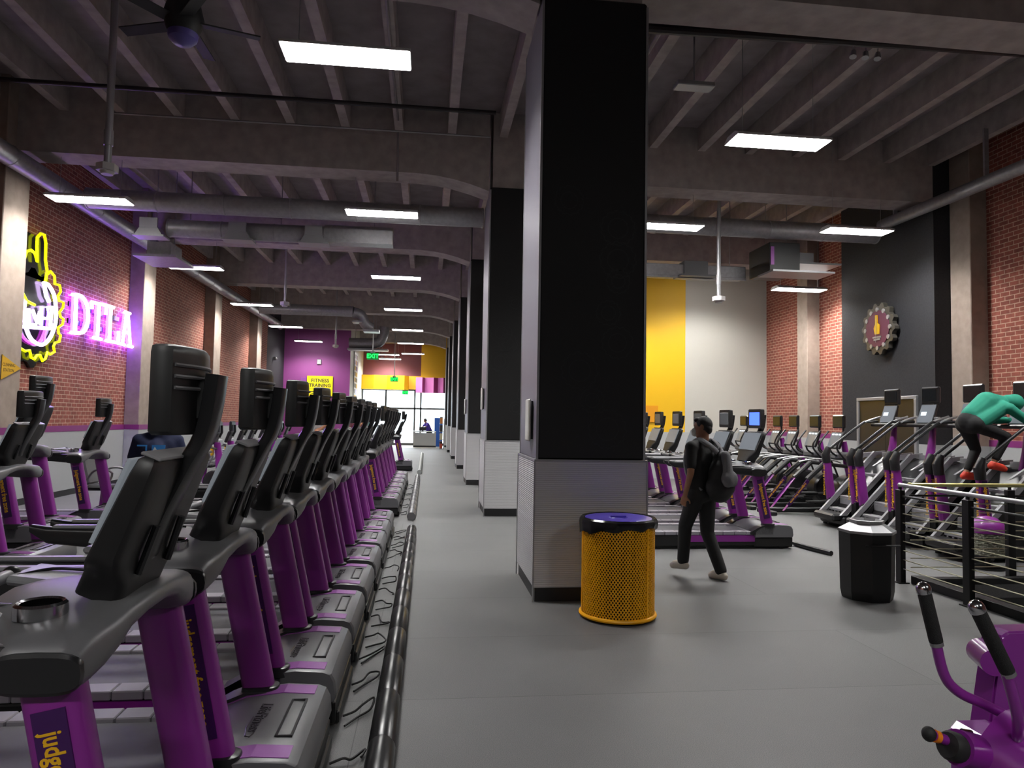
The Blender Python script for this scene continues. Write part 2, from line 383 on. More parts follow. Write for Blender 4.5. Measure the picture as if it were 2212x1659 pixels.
# ---- ceiling
b = BM(); box(b, XL-.3, XR+.3, -14.2, 46, ZC, ZC+.2); struct('ceiling', b, M_CEIL)
ZJ = 6.9
for k in range(-8, 12):
    x = -.62+.95*k
    if x < XL+.1 or x > XR-.1: continue
    b = BM(); box(b, x-.075, x+.075, -14, 45 if x < 2.1 else 21, ZJ, ZC); struct('ceiling_joist', b, M_JOIST)
for cy in COLY:
    for (xa, xb) in ((XL, 1.03), (2.14, XR)):
        if xa > 2 and cy > 20: continue
        b = BM(); pr = []
        N = 26; y0, y1 = cy+.12, cy+.72
        ra = []; rb = []
        for i in range(N+1):
            x = xa+(xb-xa)*i/N; dd = xb-x; zz = 6.16-(.26*max(0, 1-dd/1.4)**2 if xb < 2 else 0)
            ra.append((x, zz))
        poly = ra+[(xb, ZC), (xa, ZC)]
        loft(b, [[Vector((p[0], y0, p[1])) for p in poly], [Vector((p[0], y1, p[1])) for p in poly]])
        struct('ceiling_beam', b, M_JOIST)
# ---- columns
def gearprint(b, cx, cz, r, y):
    n = 14
    for rr, tw in ((r, .012), (r*.62, .01)):
        for i in range(n*4):
            a0 = 2*PI*i/(n*4); a1 = 2*PI*(i+1)/(n*4)
            q = rr*(1+.07*((i//2) % 2) if rr == r else 1); 
            vs = [b.verts.new((cx+k*math.cos(a), y, cz+k*math.sin(a))) for k, a in ((q-tw, a0), (q, a0), (q, a1), (q-tw, a1))]
            b.faces.new(vs).material_index = 1
for ci, cy in enumerate(COLY):
    x0, x1, y0, y1 = 1.055, 2.115, cy+.025, cy+1.2
    c = thing('column', '', ''); del c['label']; del c['category']; c['kind'] = 'structure'
    b = BM(); box(b, x0, x1, y0, y1, 1.34, 5.95 if cy > 0 else 5.95, .02)
    if 0 < cy < 30:
        rnd = random.Random(ci)
        for k in range(9):
            r = rnd.uniform(.09, .2); gearprint(b, rnd.uniform(x0+.22, x1-.22), 1.65+k*.28+rnd.uniform(-.05, .05), r, y0-.002)
    obj('column_cladding', b, [M_COLBLACK, M_COLPRINT], c, 0)
    b = BM(); box(b, x0+.04, x1-.04, y0+.05, y1-.05, 5.9, ZC); obj('column_head', b, M_JOIST, c, 0)
    b = BM(); box(b, 1.033, 2.139, cy, cy+1.229, .13, 1.33, .006); obj('column_wainscot', b, M_RIB, c, 0)
    b = BM(); box(b, 1.05, 2.122, cy+.01, cy+1.21, 0, .13); obj('column_baseboard', b, M_BASEB, c, 0)
    b = BM(); box(b, 1.027, 2.145, cy-.006, cy+1.235, 1.325, 1.345); 
    for (xx, yy) in ((1.03, cy), (2.142, cy), (1.03, cy+1.229), (2.142, cy+1.229)):
        box(b, xx-.006, xx+.006 , yy-.006, yy+.006, .0, 1.33)
    for (xx, yy) in ((x0, y0), (x1, y0), (x0, y1), (x1, y1)): box(b, xx-.012, xx+.012, yy-.006, yy+.012, 1.34, 5.9)
    obj('column_edge_trim', b, M_CORNER, c, 0)
    # light-coloured aisle face panel
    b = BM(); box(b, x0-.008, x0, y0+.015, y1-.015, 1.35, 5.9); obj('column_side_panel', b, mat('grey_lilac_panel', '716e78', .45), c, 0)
# flyer holder on nearest column and slim boxes on the next ones
for i, (cy, z) in enumerate(((6.73, 1.72), (12.65, 2.1), (18.57, 2.05))):
    t = thing('wall_phone_box' if i == 0 else 'thermostat_box', 'white slim box mounted on the aisle side of the %s black column' % ORD[i], 'wall box', (1.045, cy+(.35, .6, .7)[i], z))
    b = BM(); box(b, -.05, -.02, -.11, .11, -.21, .21, .012); obj('cover', b, mat('ivory_plastic', 'c9c6bd', .4), t)
    b = BM(); box(b, -.02, 0, -.09, .09, -.19, .19); obj('back_plate', b, M_BLK, t)

# ================================================================== CEILING LIGHTS
M_LAMP = lamp_mat('lamp_diffuser', LAMP)
proto = None
def ceiling_light(x, y, z, label, grp):
    global proto
    if proto is None:
        t = thing('ceiling_light', label, 'ceiling light', (x, y, z), 0, grp)
        b = BM(); prism(b, [(-.21, 0), (.21, 0), (.21, .03), (.12, .075), (-.12, .075), (-.21, .03)], 'x', -.66, .66); obj('housing', b, mat('white_fixture_metal', 'b8b8b8', .4), t, 0)
        b = BM(); box(b, -.645, -.005, -.185, .185, -.012, 0); box(b, .005, .645, -.185, .185, -.012, 0); obj('diffuser', b, M_LAMP, t, 0)
        b = BM()
        for sx in (-.5, .5): cyl(b, (sx, 0, .075), (sx, 0, 1.93), .004, n=6); cyl(b, (sx, 0, .07), (sx, 0, .1), .03, n=8)
        obj('suspension_wires', b, M_STEEL, t)
        proto = t; return t
    return dup(proto, (x, y, z), 0, label, grp)
G = 'long white ceiling lights'
for i, y in enumerate((7.42, 13.2, 19.25, 25.0, 30.8, 36.3, 42.2)):
    ceiling_light(-.92, y, 5.5, 'white rectangular ceiling light, %s in the line of lights above the aisle' % ORD[i], G)
for i, y in enumerate((13.25, 19.0, 25.0, 30.9, 36.7)):
    ceiling_light(-5.93, y*.98, 5.42, 'white rectangular ceiling light, %s in the line along the left brick wall' % ORD[i], G)
ceiling_light(4.6, 8.87, 5.5, 'large bright ceiling light right of the big black column', G)
ceiling_light(4.55, 13.1, 5.5, 'ceiling light half hidden behind the big black column, above the treadmills', G)
ceiling_light(8.24, 12.77, 5.5, 'ceiling light at the end of the sloping pipe, above the stair climbers', G)
ceiling_light(9.35, 16.95, 5.15, 'low ceiling light in front of the black wall corner with brick behind', G)
ceiling_light(-2.4, 42.7, 5.45, 'small far ceiling light beside the green exit sign', G)
ceiling_light(-2.35, 44.0, 5.3, 'farthest ceiling light, just below the one beside the exit sign', G)

ceiling_light(5.3, 19.4, 5.5, 'added ceiling light hidden behind the big black column, near the yellow wall', G)  # unseen lamp added to brighten the yellow and off-white walls
ceiling_light(8.1, 19.2, 5.88, 'added ceiling light hidden behind the low duct in front of the off-white wall', G)  # second unseen lamp, added to lift the off-white wall
ceiling_light(8.3, 7.2, 5.5, 'unseen ceiling light above the stair opening, outside the right frame edge', G)  # one more unseen lamp, beyond the frame
for i, (x, y) in enumerate(((-.92, -3.2), (-6.1, -3.2), (4.6, -2.6))):
    ceiling_light(x, y, 5.5, 'added ceiling light behind the camera, %s' % ('over the aisle', 'by the left wall', 'over the right bay')[i], G)  # unseen lamps added to light the sides that face the camera
# ================================================================== TREADMILL  (front edge at x=0, runner faces +x)
def decal(b, p0, p1, yface, s, width, text=True):
    """violet strip with yellow lettering on the outer (s=+-1) face of a leg going p0(low) -> p1(high) in xz"""
    a = Vector((p0[0], yface, p0[1])); c = Vector((p1[0], yface, p1[1])); d = (c-a).normalized(); L = (c-a).length
    nrm = Vector((0, s, 0)); side = d.cross(nrm)
    M = Matrix((d, side, nrm)).transposed().to_4x4(); M.translation = (a+c)/2
    # local x along leg up, y sideways, z outward
    box(b, -L/2, L/2, -width/2, width/2, -.004, .0015, 0, M)
    if text:
        # read downwards: text x axis = -d, letter tops to +x world side for the -y face
        X = -d; Y = nrm.cross(X)
        T = Matrix((X, Y*1.35, nrm)).transposed().to_4x4(); T.translation = (a+c)/2+nrm*.002
        text_bm(b, 'judgement free zone', .052, T, .0008, .0012, 1)
def make_treadmill():
    t = thing('treadmill', 'treadmill', 'treadmill')
    b = BM(); box(b, -2.02, -.03, -.40, .40, .03, .195, .02); box(b, -2.0, -.1, -.36, .36, 0.005, .04)
    for sy in (-.36, .36):
        for x in (-1.9, -.15): cyl(b, (x, sy-.02, .03), (x, sy+.02, .03), .03, n=12)
    obj('base_frame', b, M_BLK, t)
    for s in (-1, 1):
        b = BM(); prism(b, [(-1.62, .185), (-.46, .185), (-.5, .1), (-1.54, .1)], 'y', s*.395, s*.408); obj('side_stripe', b, M_PURPLE, t, 0)
    b = BM(); box(b, -1.96, -.46, -.265, .265, .185, .225, .01)
    cyl(b, (-1.96, -.265, .2), (-1.96, .265, .2), .024, n=12); obj('running_belt', b, M_BELT, t)
    for s in (-1, 1):
        b = BM()
        for k in range(9): box(b, -2.0+k*.165, -2.0+k*.165+.161, min(s*.275, s*.405), max(s*.275, s*.405), .19, .24, .006)
        obj('foot_rail', b, M_STEP, t)
    # motor cover
    b = BM(); 
    prof = [(-.56, .19), (-.56, .235), (-.50, .28), (-.40, .318), (-.22, .335), (-.07, .325), (-.03, .31), (-.008, .27), (0, .19), (-.012, .16), (-.56, .16)]
    rs = []
    for y, k in ((-.43, .965), (-.418, 1), (.418, 1), (.43, .965)):
        rs.append([Vector((-.28+(p[0]+.28)*k, y, .2+(p[1]-.2)*k)) for p in prof])
    loft(b, rs); mc = obj('motor_cover', b, M_GREYP, t, 30)
    for s in (-1, 1):
        b = BM(); top = [(-.50, .281), (-.40, .319), (-.22, .336), (-.07, .326)]
        poly = top+[(x, z-.004) for x, z in reversed(top)]
        poly = [(x, z+.0025) for x, z in poly]
        prism(b, poly, 'y', s*.285, s*.395); obj('cover_band', b, M_PLIGHT, mc, 0)
    b = BM(); 
    for (x0, x1, y0, y1) in ((-.165, -.155, -.2, .2), (-.1, -.09, -.2, .2), (-.165, -.09, -.205, -.195), (-.165, -.09, .195, .205)): box(b, x0, x1, y0, y1, .322, .336)
    obj('grip_slot', b, M_BLK2, mc, 0)
    b = BM(); T = Matrix(((0, 1, 0, -.27), (-1, 0, 0, 0), (0, 0, 1, .3365), (0, 0, 0, 1)))
    text_bm(b, 'LifeFitness', .075, T, .001, .0006, 0, shear=.2)
    tube(b, [(-.30, .0, .337), (-.305, -.12, .337), (-.29, -.2, .337), (-.27, -.21, .337), (-.26, -.17, .337)], .003, 5); obj('raised_logo', b, M_BLK2, mc, 0)
    b = BM(); box(b, -.56, -.006, -.415, .415, .03, .16, .012); box(b, -.5, .012, -.37, .37, .015, .09, .01); obj('front_skirt', b, M_BLK, t)
    # legs
    for s in (-1, 1):
        b = BM(); U = Vector((1, 0, 0)); V = Vector((0, 1, 0))
        rs = []
        for k, (x, z) in enumerate(((-.355, .30), (-.375, .40), (-.47, .83), (-.515, 1.04))):
            rs.append(ring((x, s*.375, z), U, V, .078, .05, 20, .62))
        loft(b, rs); lg = obj('leg', b, M_PURPLE, t, 40)
        b = BM(); decal(b, (-.385, .42), (-.495, .95), s*.4255, s, .085); obj('slogan_strip', b, [M_DECAL, M_YTEXT], lg, 0)
        b = BM(); rs = [ring((-.35, s*.375, .30), U, V, .10, .068, 20, .7), ring((-.352, s*.375, .345), U, V, .09, .062, 20, .7), ring((-.353, s*.375, .35), U, V, .08, .05, 20, .7)]
        loft(b, rs); obj('leg_collar', b, M_BLK2, lg)
        b = BM(); prism(b, [(-.62, .20), (-.62, .235), (-.5, .30), (-.42, .33), (-.3, .33), (-.3, .2)], 'y', s*.30, s*.43); obj('leg_shroud', b, M_BLK2, t)
    # curved dashboard body joining the legs
    b = BM(); U = Vector((1, 0, 0)); V = Vector((0, 0, 1)); rs = []
    st = [(-.452, -.58, -.45, 1.03, 1.08), (-.445, -.62, -.41, 1.0, 1.115), (-.40, -.64, -.40, .995, 1.14), (-.33, -.68, -.39, 1.01, 1.15), (-.27, -.74, -.385, 1.03, 1.155), (-.2, -.79, -.38, 1.075, 1.165), (-.1, -.82, -.37, 1.10, 1.175)]
    st = st+[(0, -.83, -.365, 1.105, 1.18)]+[(-q[0],)+q[1:] for q in reversed(st)]
    for y, xb, xf, zb, zt in st:
        rs.append(ring(((xb+xf)/2, y, (zb+zt)/2), U, V, (xf-xb)/2, (zt-zb)/2, 24, .55))
    loft(b, rs); db = obj('dashboard', b, M_GREYP, t, 50)
    for s in (-1, 1):
        b = BM(); rs = [ring((-.515, s*y, 1.05), U, V, .112, r, 20, .6) for y, r in ((.44, .055), (.455, .055), (.462, .045))]
        loft(b, rs); obj('end_cap', b, M_BLK2, db)
        b = BM(); lathe(b, [(.050, 1.165), (.052, 1.186), (.059, 1.191), (.066, 1.184), (.068, 1.150)], 28, (-.60, s*.27, 0), cap=False); ch = obj('cup_holder', b, M_CHROME, db)
        b = BM(); lathe(b, [(.001, 1.172), (.0495, 1.172), (.0505, 1.1865)], 28, (-.60, s*.27, 0), cap=False); obj('cup_well', b, mat('cup_black', '050505', .9, spec=.05), ch)
        b = BM(); M = Matrix.Translation((-.80, s*.24, 1.15)) @ Matrix.Rotation(.12, 4, 'Y'); box(b, -.12, .10, -.11, .11, -.02, .012, .012, M); tr = obj('accessory_tray', b, M_SILV, db)
        b = BM(); tube(b, smoothpath([(-.90, s*.24-.08, 1.168), (-.83, s*.24+.02, 1.172), (-.72, s*.24+.05, 1.16)], 4), .006, 6); obj('tray_lip', b, M_BLK2, tr)
        # handrail
        b = BM(); rr = []
        for x, zc, hz in ((-.55, 1.06, .06), (-.8, 1.075, .055), (-1.2, 1.085, .05), (-1.42, 1.095, .042), (-1.5, 1.115, .02)):
            rr.append(ring((x, s*.415, zc+ (0.05-hz)*.6), V, Vector((0, 1, 0)), hz, .028, 16, .6))
        loft(b, rr); obj('handrail', b, M_BLK2, t)
        b = BM(); box(b, -1.40, -.7, s*.415-.024, s*.415+.024, 1.13, 1.15, .008); obj('handrail_pad', b, M_SILV, t)
    b = BM(); cyl(b, (-.93, -.2, 1.165), (-.93, .2, 1.165), .021, n=14); gb = obj('grip_bar', b, M_SILV, t)
    b = BM()
    for s in (-1, 1): b = BM(); ell(b, (-.93, s*.2, 1.165), (.03, .03, .03), 12, 8); obj('grip_bar_end', b, M_BLK2, gb)
    # console slab
    D = Vector((.40, 0, 1)).normalized(); W = Vector((0, 1, 0)); Nn = D.cross(W)   # Nn points toward -x (user side)... sign fixed below
    if Nn.x > 0: Nn = -Nn
    base = Vector((-.505, 0, 1.165)); rs = []
    for d, wd, th in ((0, .17, .075), (.07, .19, .07), (.12, .255, .06), (.16, .272, .052), (.40, .272, .040), (.445, .268, .034), (.46, .255, .022)):
        c = base+D*d; rs.append(ring(c, W, Nn, wd, th, 24, .35))
    b = BM(); loft(b, rs); cs = obj('console', b, M_BLK, t, 40)
    b = BM(); c0 = base+D*.30+Nn*.047
    M = Matrix((W, D, Nn if W.cross(D).dot(Nn) > 0 else -Nn)).transposed().to_4x4(); M.translation = c0
    box(b, -.25, .25, -.125, .135, -.01, .003, .002, M); obj('display', b, M_DISP, cs, 0)
    b = BM()
    sg = 1 if W.cross(D).dot(Nn) > 0 else -1
    for q in range(4): box(b, -.21+q*.11, -.13+q*.11, .10, .125, sg*.003-.001, sg*.003+.001, 0, M)
    for q in range(2): box(b, .1-q*.06, .14-q*.06, -.01, .05, sg*.003-.001, sg*.003+.001, 0, M)
    obj('display_icons', b, M_ICON, cs, 0)
    b = BM(); c1 = base+D*.462; M2 = M.copy(); M2.translation = c1; box(b, -.25, .25, -.004, .006, -.03, .03, .003, M2); obj('console_top_edge', b, M_SILV, cs)
    b = BM(); pf = lambda d, off: base+D*d-Nn*off
    for s in (-1, 1):
        b = BM(); tube(b, [pf(.1, .072)+W*s*.12, pf(.25, .06)+W*s*.11], .012, 8); obj('console_back_rib', b, M_BLK2, cs)
    # mast with tv
    path = smoothpath([(-.43, 0, 1.26), (-.38, 0, 1.40), (-.305, 0, 1.56), (-.262, 0, 1.645), (-.24, 0, 1.74), (-.228, 0, 1.85)], 4)
    b = BM(); rs = []
    for i, p in enumerate(path):
        d = (path[min(i+1, len(path)-1)]-path[max(i-1, 0)]).normalized(); nn = d.cross(W)
        rs.append(ring(p, nn, W, .026, .055, 12, .4))
    loft(b, rs); ms = obj('screen_mast', b, M_BLK2, t, 40)
    b = BM(); box(b, -.29, -.235, -.045, .045, 1.70, 1.83, .008); box(b, -.28, -.235, -.02, .02, 1.66, 1.70); obj('screen_bracket', b, M_BLK, ms)
    b = BM(); cy = [(.0125*0, 0)]
    rs = []
    for z, k in ((1.655, .9), (1.667, 1), (1.905, 1), (1.925, .97), (1.932, .86)):
        pts = []
        for (x, y) in ((-.365, -.195), (-.365, .195), (-.335, .2), (-.305, .185), (-.29, .12), (-.275, .06), (-.27, 0), (-.275, -.06), (-.29, -.12), (-.305, -.185), (-.335, -.2)):
            pts.append(Vector((-.33+(x+.33)*k, y*k, z)))
        rs.append(pts)
    loft(b, rs); tv = obj('tv', b, M_BLK, t, 50)
    b = BM(); box(b, -.369, -.364, -.155, .155, 1.70, 1.885, .002); obj('screen', b, M_SCRGREY, tv, 0)
    b = BM()
    for z in (1.80, 1.835, 1.87):
        pts = [(-.33+(x+.33)*1.03, y, z) for (x, y) in ((-.302, .175), (-.288, .12), (-.272, .06), (-.267, 0), (-.272, -.06), (-.288, -.12), (-.302, -.175))]
        tube(b, pts, .006, 6)
    obj('vent_ridges', b, M_GREYP, tv)
    return t
TM = make_treadmill()
GA, GR, GLR = 'treadmills in the row beside the aisle', 'treadmills behind the big black column', 'treadmills along the left brick wall'
FX = -.46
aisle = [2.42, 3.44, 4.47, 5.47, 6.5, 7.53, 8.55, 9.52, 10.5, 12.95, 14.0, 15.08, 16.15, 17.25, 18.35, 23.8]
first = True
for i, y in enumerate(aisle):
    if i == 0: lab = 'black and purple treadmill nearest the camera, cut off by the bottom left corner'
    elif i < 9: lab = 'black and purple treadmill, %s from the camera in the front block beside the aisle' % ORD[i]
    elif i < 15: lab = 'black and purple treadmill, %s in the second block beside the aisle, beyond the gap' % ORD[i-9]
    else: lab = 'lone farthest purple treadmill at the far end of the aisle row'
    if i == 0: TM.location = (FX, y, 0); TM['label'] = lab; TM['group'] = GA
    else: dup(TM, (FX, y, 0), 0, lab, GA)
rrow = []
for i, y in enumerate((9.78, 10.83, 11.95, 13.05, 14.12, 15.15)):
    lab = ['purple treadmill with a lit blue screen, nearest in the row right of the black column',
           'treadmill with dark grey screen just behind the one with the blue screen',
           'third treadmill right of the black column, its screen behind the walking man',
           'fourth treadmill in the right row, screen against the off-white wall edge',
           'fifth treadmill in the right row, screen against the yellow wall', 'farthest treadmill in the right row, mostly hidden by the black column'][i]
    rrow.append(dup(TM, (5.07, y, 0), 0, lab, GR))
def child(o, *names):
    for nme in names:
        o = [c for c in o.children if c.name.split('.')[0] == nme][0]
    return o
sc_ = child(rrow[0], 'tv', 'screen'); sc_.data = sc_.data.copy(); sc_.data.materials[0] = M_SCRBLUE
for (x, y, rz, lab) in ((-3.76, 7.9, 0, 'treadmill nearest the left frame edge in the row by the brick wall'),
                        (-4.44, 9.5, .0, 'treadmill in the row by the brick wall, just right of the nearest one, tallest screen'),
                        (-4.45, 11.2, 0, 'treadmill by the brick wall directly below the neon lettering')):
    o_ = dup(TM, (x, y, 0), rz, lab, GLR)
    if 'tallest' in lab: o_.scale = (1.1, 1.1, 1.12)

# ================================================================== STAIR CLIMBER (screen at x=0, climber faces +x)
def make_climber():
    t = thing('stair_climber', 'stair climber', 'stair climber')
    b = BM(); box(b, -1.15, .55, -.36, .36, .04, .2, .03); box(b, -1.3, -1.0, -.30, .30, .12, .24, .03)
    for x in (-1.05, .4):
        for s in (-.34, .34): cyl(b, (x, s, 0), (x, s, .05), .04, n=12)
    obj('base', b, M_BLK, t)
    b = BM(); prism(b, [(-.55, .2), (-.95, .2), (-.2, 1.12), (.1, 1.22), (.5, 1.1), (.55, .2)], 'y', -.27, .27); obj('front_housing', b, M_BLK2, t)
    for k in range(5):
        x = -1.02+k*.2; z = .30+k*.2
        b = BM(); box(b, x, x+.25, -.27, .27, z-.045, z, .008); box(b, x+.2, x+.245, -.27, .27, z, z+.16, .004)
        for q in range(5): box(b, x-.004, x+.01, -.2+q*.1-.015, -.2+q*.1+.015, z-.08, z-.045)
        obj('step', b, M_SILV, t)
    for s in (-1, 1):
        b = BM(); prism(b, [(-1.18, .22), (-1.08, .22), (-.05, 1.25), (-.15, 1.27)], 'y', s*.29, s*.34); obj('side_rail', b, M_SILV, t)
        b = BM(); prism(b, [(-1.06, .2), (-.4, .2), (.3, 1.15), (-.15, 1.15)], 'y', s*.275, s*.30); obj('side_skirt', b, M_BLK2, t)
        b = BM(); U = Vector((1, 0, 0)); V = Vector((0, 1, 0))
        loft(b, [ring((-.92, s*.37, .42), U, V, .075, .05, 16, .6), ring((-1.0, s*.37, 1.1), U, V, .065, .045, 16, .6)]); up = obj('upright', b, M_PURPLE, t)
        b = BM()
        a = Vector((-.93, 0, .5)); c = Vector((-.99, 0, 1.05)); decal(b, (a.x, a.z), (c.x, c.z), s*.4195, s, .07, True); obj('slogan_strip', b, [M_DECAL, M_YTEXT], up, 0)
        b = BM(); decal_m = pmat((-1.062, s*.37, .78), (0, 0, -1), (0, 1 , 0))
        text_bm(b, 'judgement free zone', .07, Matrix(((0, 0, -1, -1.055), (0, 1, 0, s*.37), (1, 0, 0, .78), (0, 0, 0, 1))) @ Matrix.Rotation(0, 4, 'Z'), .001, .001)
        bpy.data.meshes  # rear-face lettering
        ob = obj('slogan_text', b, M_YTEXT, up, 0); 
        b = BM(); box(b, -.99, -.86, s*.37-.06, s*.37+.06, .03, .46, .02); obj('upright_foot', b, M_BLK, up)
        b = BM(); tube(b, [(-1.0, s*.37, 1.06), (-1.02, s*.37, 1.2), (-.97, s*.37, 1.33)], [.07, .072, .045], 12); obj('knuckle', b, M_BLK2, up)
        b = BM(); tube(b, smoothpath([(-1.0, s*.37, 1.26), (-.75, s*.37, 1.45), (-.32, s*.37, 1.76), (-.22, s*.36, 1.79), (-.05, s*.33, 1.80)], 5), .022, 10); hr = obj('handrail', b, M_BLK2, t)
        b = BM(); tube(b, smoothpath([(-.28, s*.36, 1.78), (-.15, s*.36, 1.83), (.02, s*.36, 1.88)], 4), .02, 10); obj('raised_grip', b, M_STEEL, hr)
        b = BM(); prism(b, [(-.62, 1.05), (-.3, 1.24), (.1, 1.28), (.1, 1.22), (-.3, 1.16)], 'y', s*.34, s*.38); obj('arm_cover', b, M_SILV, t)
    b = BM(); tube(b, [(-.05, 0, 1.1), (0, 0, 1.4), (.03, 0, 1.72)], [.075, .06, .045], 14); obj('mast', b, M_PURPLE, t)
    b = BM(); box(b, -.2, .12, -.34, .34, 1.71, 1.77, .02); obj('handle_crossbar', b, M_BLK, t)
    b = BM()
    for s in (-1, 1): lathe(b, [(.04, 1.77), (.045, 1.87), (.03, 1.875)], 12, (-.05, s*.2, 0))
    obj('cup_holder', b, M_SILV, t)
    b = BM(); M = Matrix.Translation((-.06, 0, 1.92)) @ Matrix.Rotation(.32, 4, 'Y'); box(b, -.02, .02, -.17, .17, -.16, .16, .01, M); cs = obj('console', b, M_BLK, t)
    b = BM(); box(b, -.025, -.019, -.165, .165, -.15, .15, 0, M); obj('display', b, M_DISP, cs, 0)
    b = BM(); box(b, -.028, -.0245, -.0, .12, -.03, .03, 0, M); obj('display_icons', b, M_ICON, cs, 0)
    b = BM(); tube(b, [(.03, 0, 1.75), (.08, 0, 2.0), (.05, 0, 2.2)], .025, 8); ms = obj('screen_mast', b, M_BLK2, t)
    b = BM(); box(b, -.03, .03, -.2, .2, 2.09, 2.36, .02); tv = obj('tv', b, M_BLK2, t)
    b = BM(); box(b, -.034, -.029, -.16, .16, 2.125, 2.325); obj('screen', b, M_DISPD, tv, 0)
    return t
CL = make_climber()
for i, y in enumerate((11.45, 10.5, 9.6, 8.68)):
    lab = ['purple stair climber farthest from the camera, left end of its row', 'purple stair climber, second from the left in its row, right of the doorway',
           'purple stair climber directly behind the corner of the railing', 'purple stair climber being used by the person in the teal hoodie'][i]
    if i == 0: CL.location = (8.03, y, 0); CL['label'] = lab; CL['group'] = 'stair climbers on the right'
    else: dup(CL, (8.03, y, 0), 0, lab, 'stair climbers on the right')

# ================================================================== ELLIPTICAL (screen at x=0, faces +x)
def make_elliptical():
    t = thing('elliptical_trainer', 'elliptical', 'elliptical trainer')
    b = BM(); box(b, -1.5, .6, -.05, .05, .03, .12, .015); box(b, .45, .58, -.3, .3, 0, .08, .015); box(b, -1.55, -1.42, -.3, .3, 0, .08, .015); obj('base_rail', b, M_BLK, t)
    b = BM(); rs = [ring((.22, y, .42), Vector((1, 0, 0)), Vector((0, 0, 1)), r, r*.95, 24) for y, r in ((-.16, .3), (-.13, .34), (.13, .34), (.16, .3))]
    loft(b, rs); obj('drive_housing', b, M_BLK2, t)
    b = BM(); tube(b, [(.3, 0, .5), (.16, 0, 1.0), (.1, 0, 1.4)], [.09, .07, .05], 14); obj('mast', b, M_PURPLE, t)
    for s in (-1, 1):
        b = BM(); 
        loft(b, [ring(p, Vector((.75, 0, .65)).normalized(), Vector((0, 1, 0)), .05, .035, 12, .6) for p in ((-1.25, s*.24, .12), (-.75, s*.24, .72))])
        lg = obj('rear_leg', b, M_PURPLE, t)
        b = BM(); decal(b, (-1.2, .19), (-.8, .66), s*.277, s, .07, False)
        X = Vector((-.4, 0, -.47)).normalized(); Y = Vector((0, s, 0)).cross(X)
        T = Matrix((X, Y, Vector((0, s, 0)))).transposed().to_4x4(); T.translation = (-1.0, s*.279, .425); text_bm(b, 'judgement free zone', .058, T, .001, .001, 1)
        obj('slogan_strip', b, [M_DECAL, M_YTEXT], lg, 0)
        b = BM(); tube(b, [(-.8, s*.24, .68), (-.45, s*.24, .98)], .05, 10); tube(b, [(-.45, s*.24, .98), (.1, s*.2, .92)], .035, 10); obj('side_arm', b, M_BLK2, t)
        b = BM(); tube(b, smoothpath([(-1.0, s*.3, 1.02), (-.7, s*.3, 1.07), (-.35, s*.3, 1.06), (-.15, s*.3, 1.0)], 4), .022, 10, flat=.6); obj('side_handle', b, M_CORNER, t)
        b = BM(); box(b, -.75, -.38, s*.16-.08, s*.16+.08, .3+.07*s, .34+.07*s, .012); tube(b, [(-.6, s*.16, .3+.07*s), (.2, s*.16, .35)], .03, 8); obj('foot_pedal', b, M_RUB, t)
        b = BM(); tube(b, smoothpath([(.12, s*.24, .7), (.0, s*.27, 1.0), (-.22, s*.3, 1.25), (-.18, s*.3, 1.42), (-.05, s*.28, 1.6)], 5), .019, 8); obj('moving_handle', b, M_BLK2, t)
        b = BM(); tube(b, smoothpath([(.1, s*.05, 1.1), (-.12, s*.16, 1.12), (-.28, s*.2, 1.2), (-.32, s*.2, 1.3)], 4), .018, 8); obj('fixed_handle', b, M_BLK2, t)
    b = BM(); box(b, -.18, .16, -.2, .2, 1.05, 1.2, .04); obj('tray', b, M_GREYP, t)
    b = BM(); M = Matrix.Translation((-.06, 0, 1.42)) @ Matrix.Rotation(.35, 4, 'Y'); box(b, -.025, .03, -.2, .2, -.17, .17, .015, M); cs = obj('console', b, M_BLK, t)
    b = BM(); box(b, -.03, -.024, -.19, .19, -.15, .15, 0, M); obj('display', b, M_DISP, cs, 0)
    b = BM()
    for q in range(3): box(b, -.033, -.029, -.15+q*.11, -.07+q*.11, .1, .13, 0, M)
    obj('display_icons', b, M_ICON, cs, 0)
    b = BM(); tube(b, smoothpath([(.03, 0, 1.4), (.09, 0, 1.6), (.06, 0, 1.85)], 3), .024, 8); obj('screen_mast', b, M_BLK2, t)
    b = BM(); box(b, -.03, .035, -.19, .19, 1.66, 1.92, .02); tv = obj('tv', b, M_BLK2, t)
    b = BM(); box(b, -.034, -.029, -.16, .16, 1.69, 1.89); obj('screen', b, mat('olive_dark_screen', '34352c', .2), tv, 0)
    return t
EL = make_elliptical()
GE = 'elliptical trainers in front of the brick pilaster'
for i, (x, y, rz) in enumerate(((8.0, 13.02, 0), (8.0, 13.87, 0), (8.0, 14.73, 0), (8.0, 15.35, 0.0), (8.0, 17.2, 0))):
    lab = ['elliptical trainer nearest the black wall, screen overlapping its left edge', 'elliptical trainer with its screen in front of the pale pilaster',
           'elliptical trainer with its screen on brick, just left of the pilaster', 'elliptical trainer, leftmost screen on the brick', 'elliptical trainer behind the treadmill with the blue screen'][i]
    if i == 0: EL.location = (x, y, 0); EL['label'] = lab; EL['group'] = GE
    elif i == 3: dup(EL, (8.1, 15.65, 0), 0, lab, GE)
    else: dup(EL, (x, y, 0), 0, lab, GE)

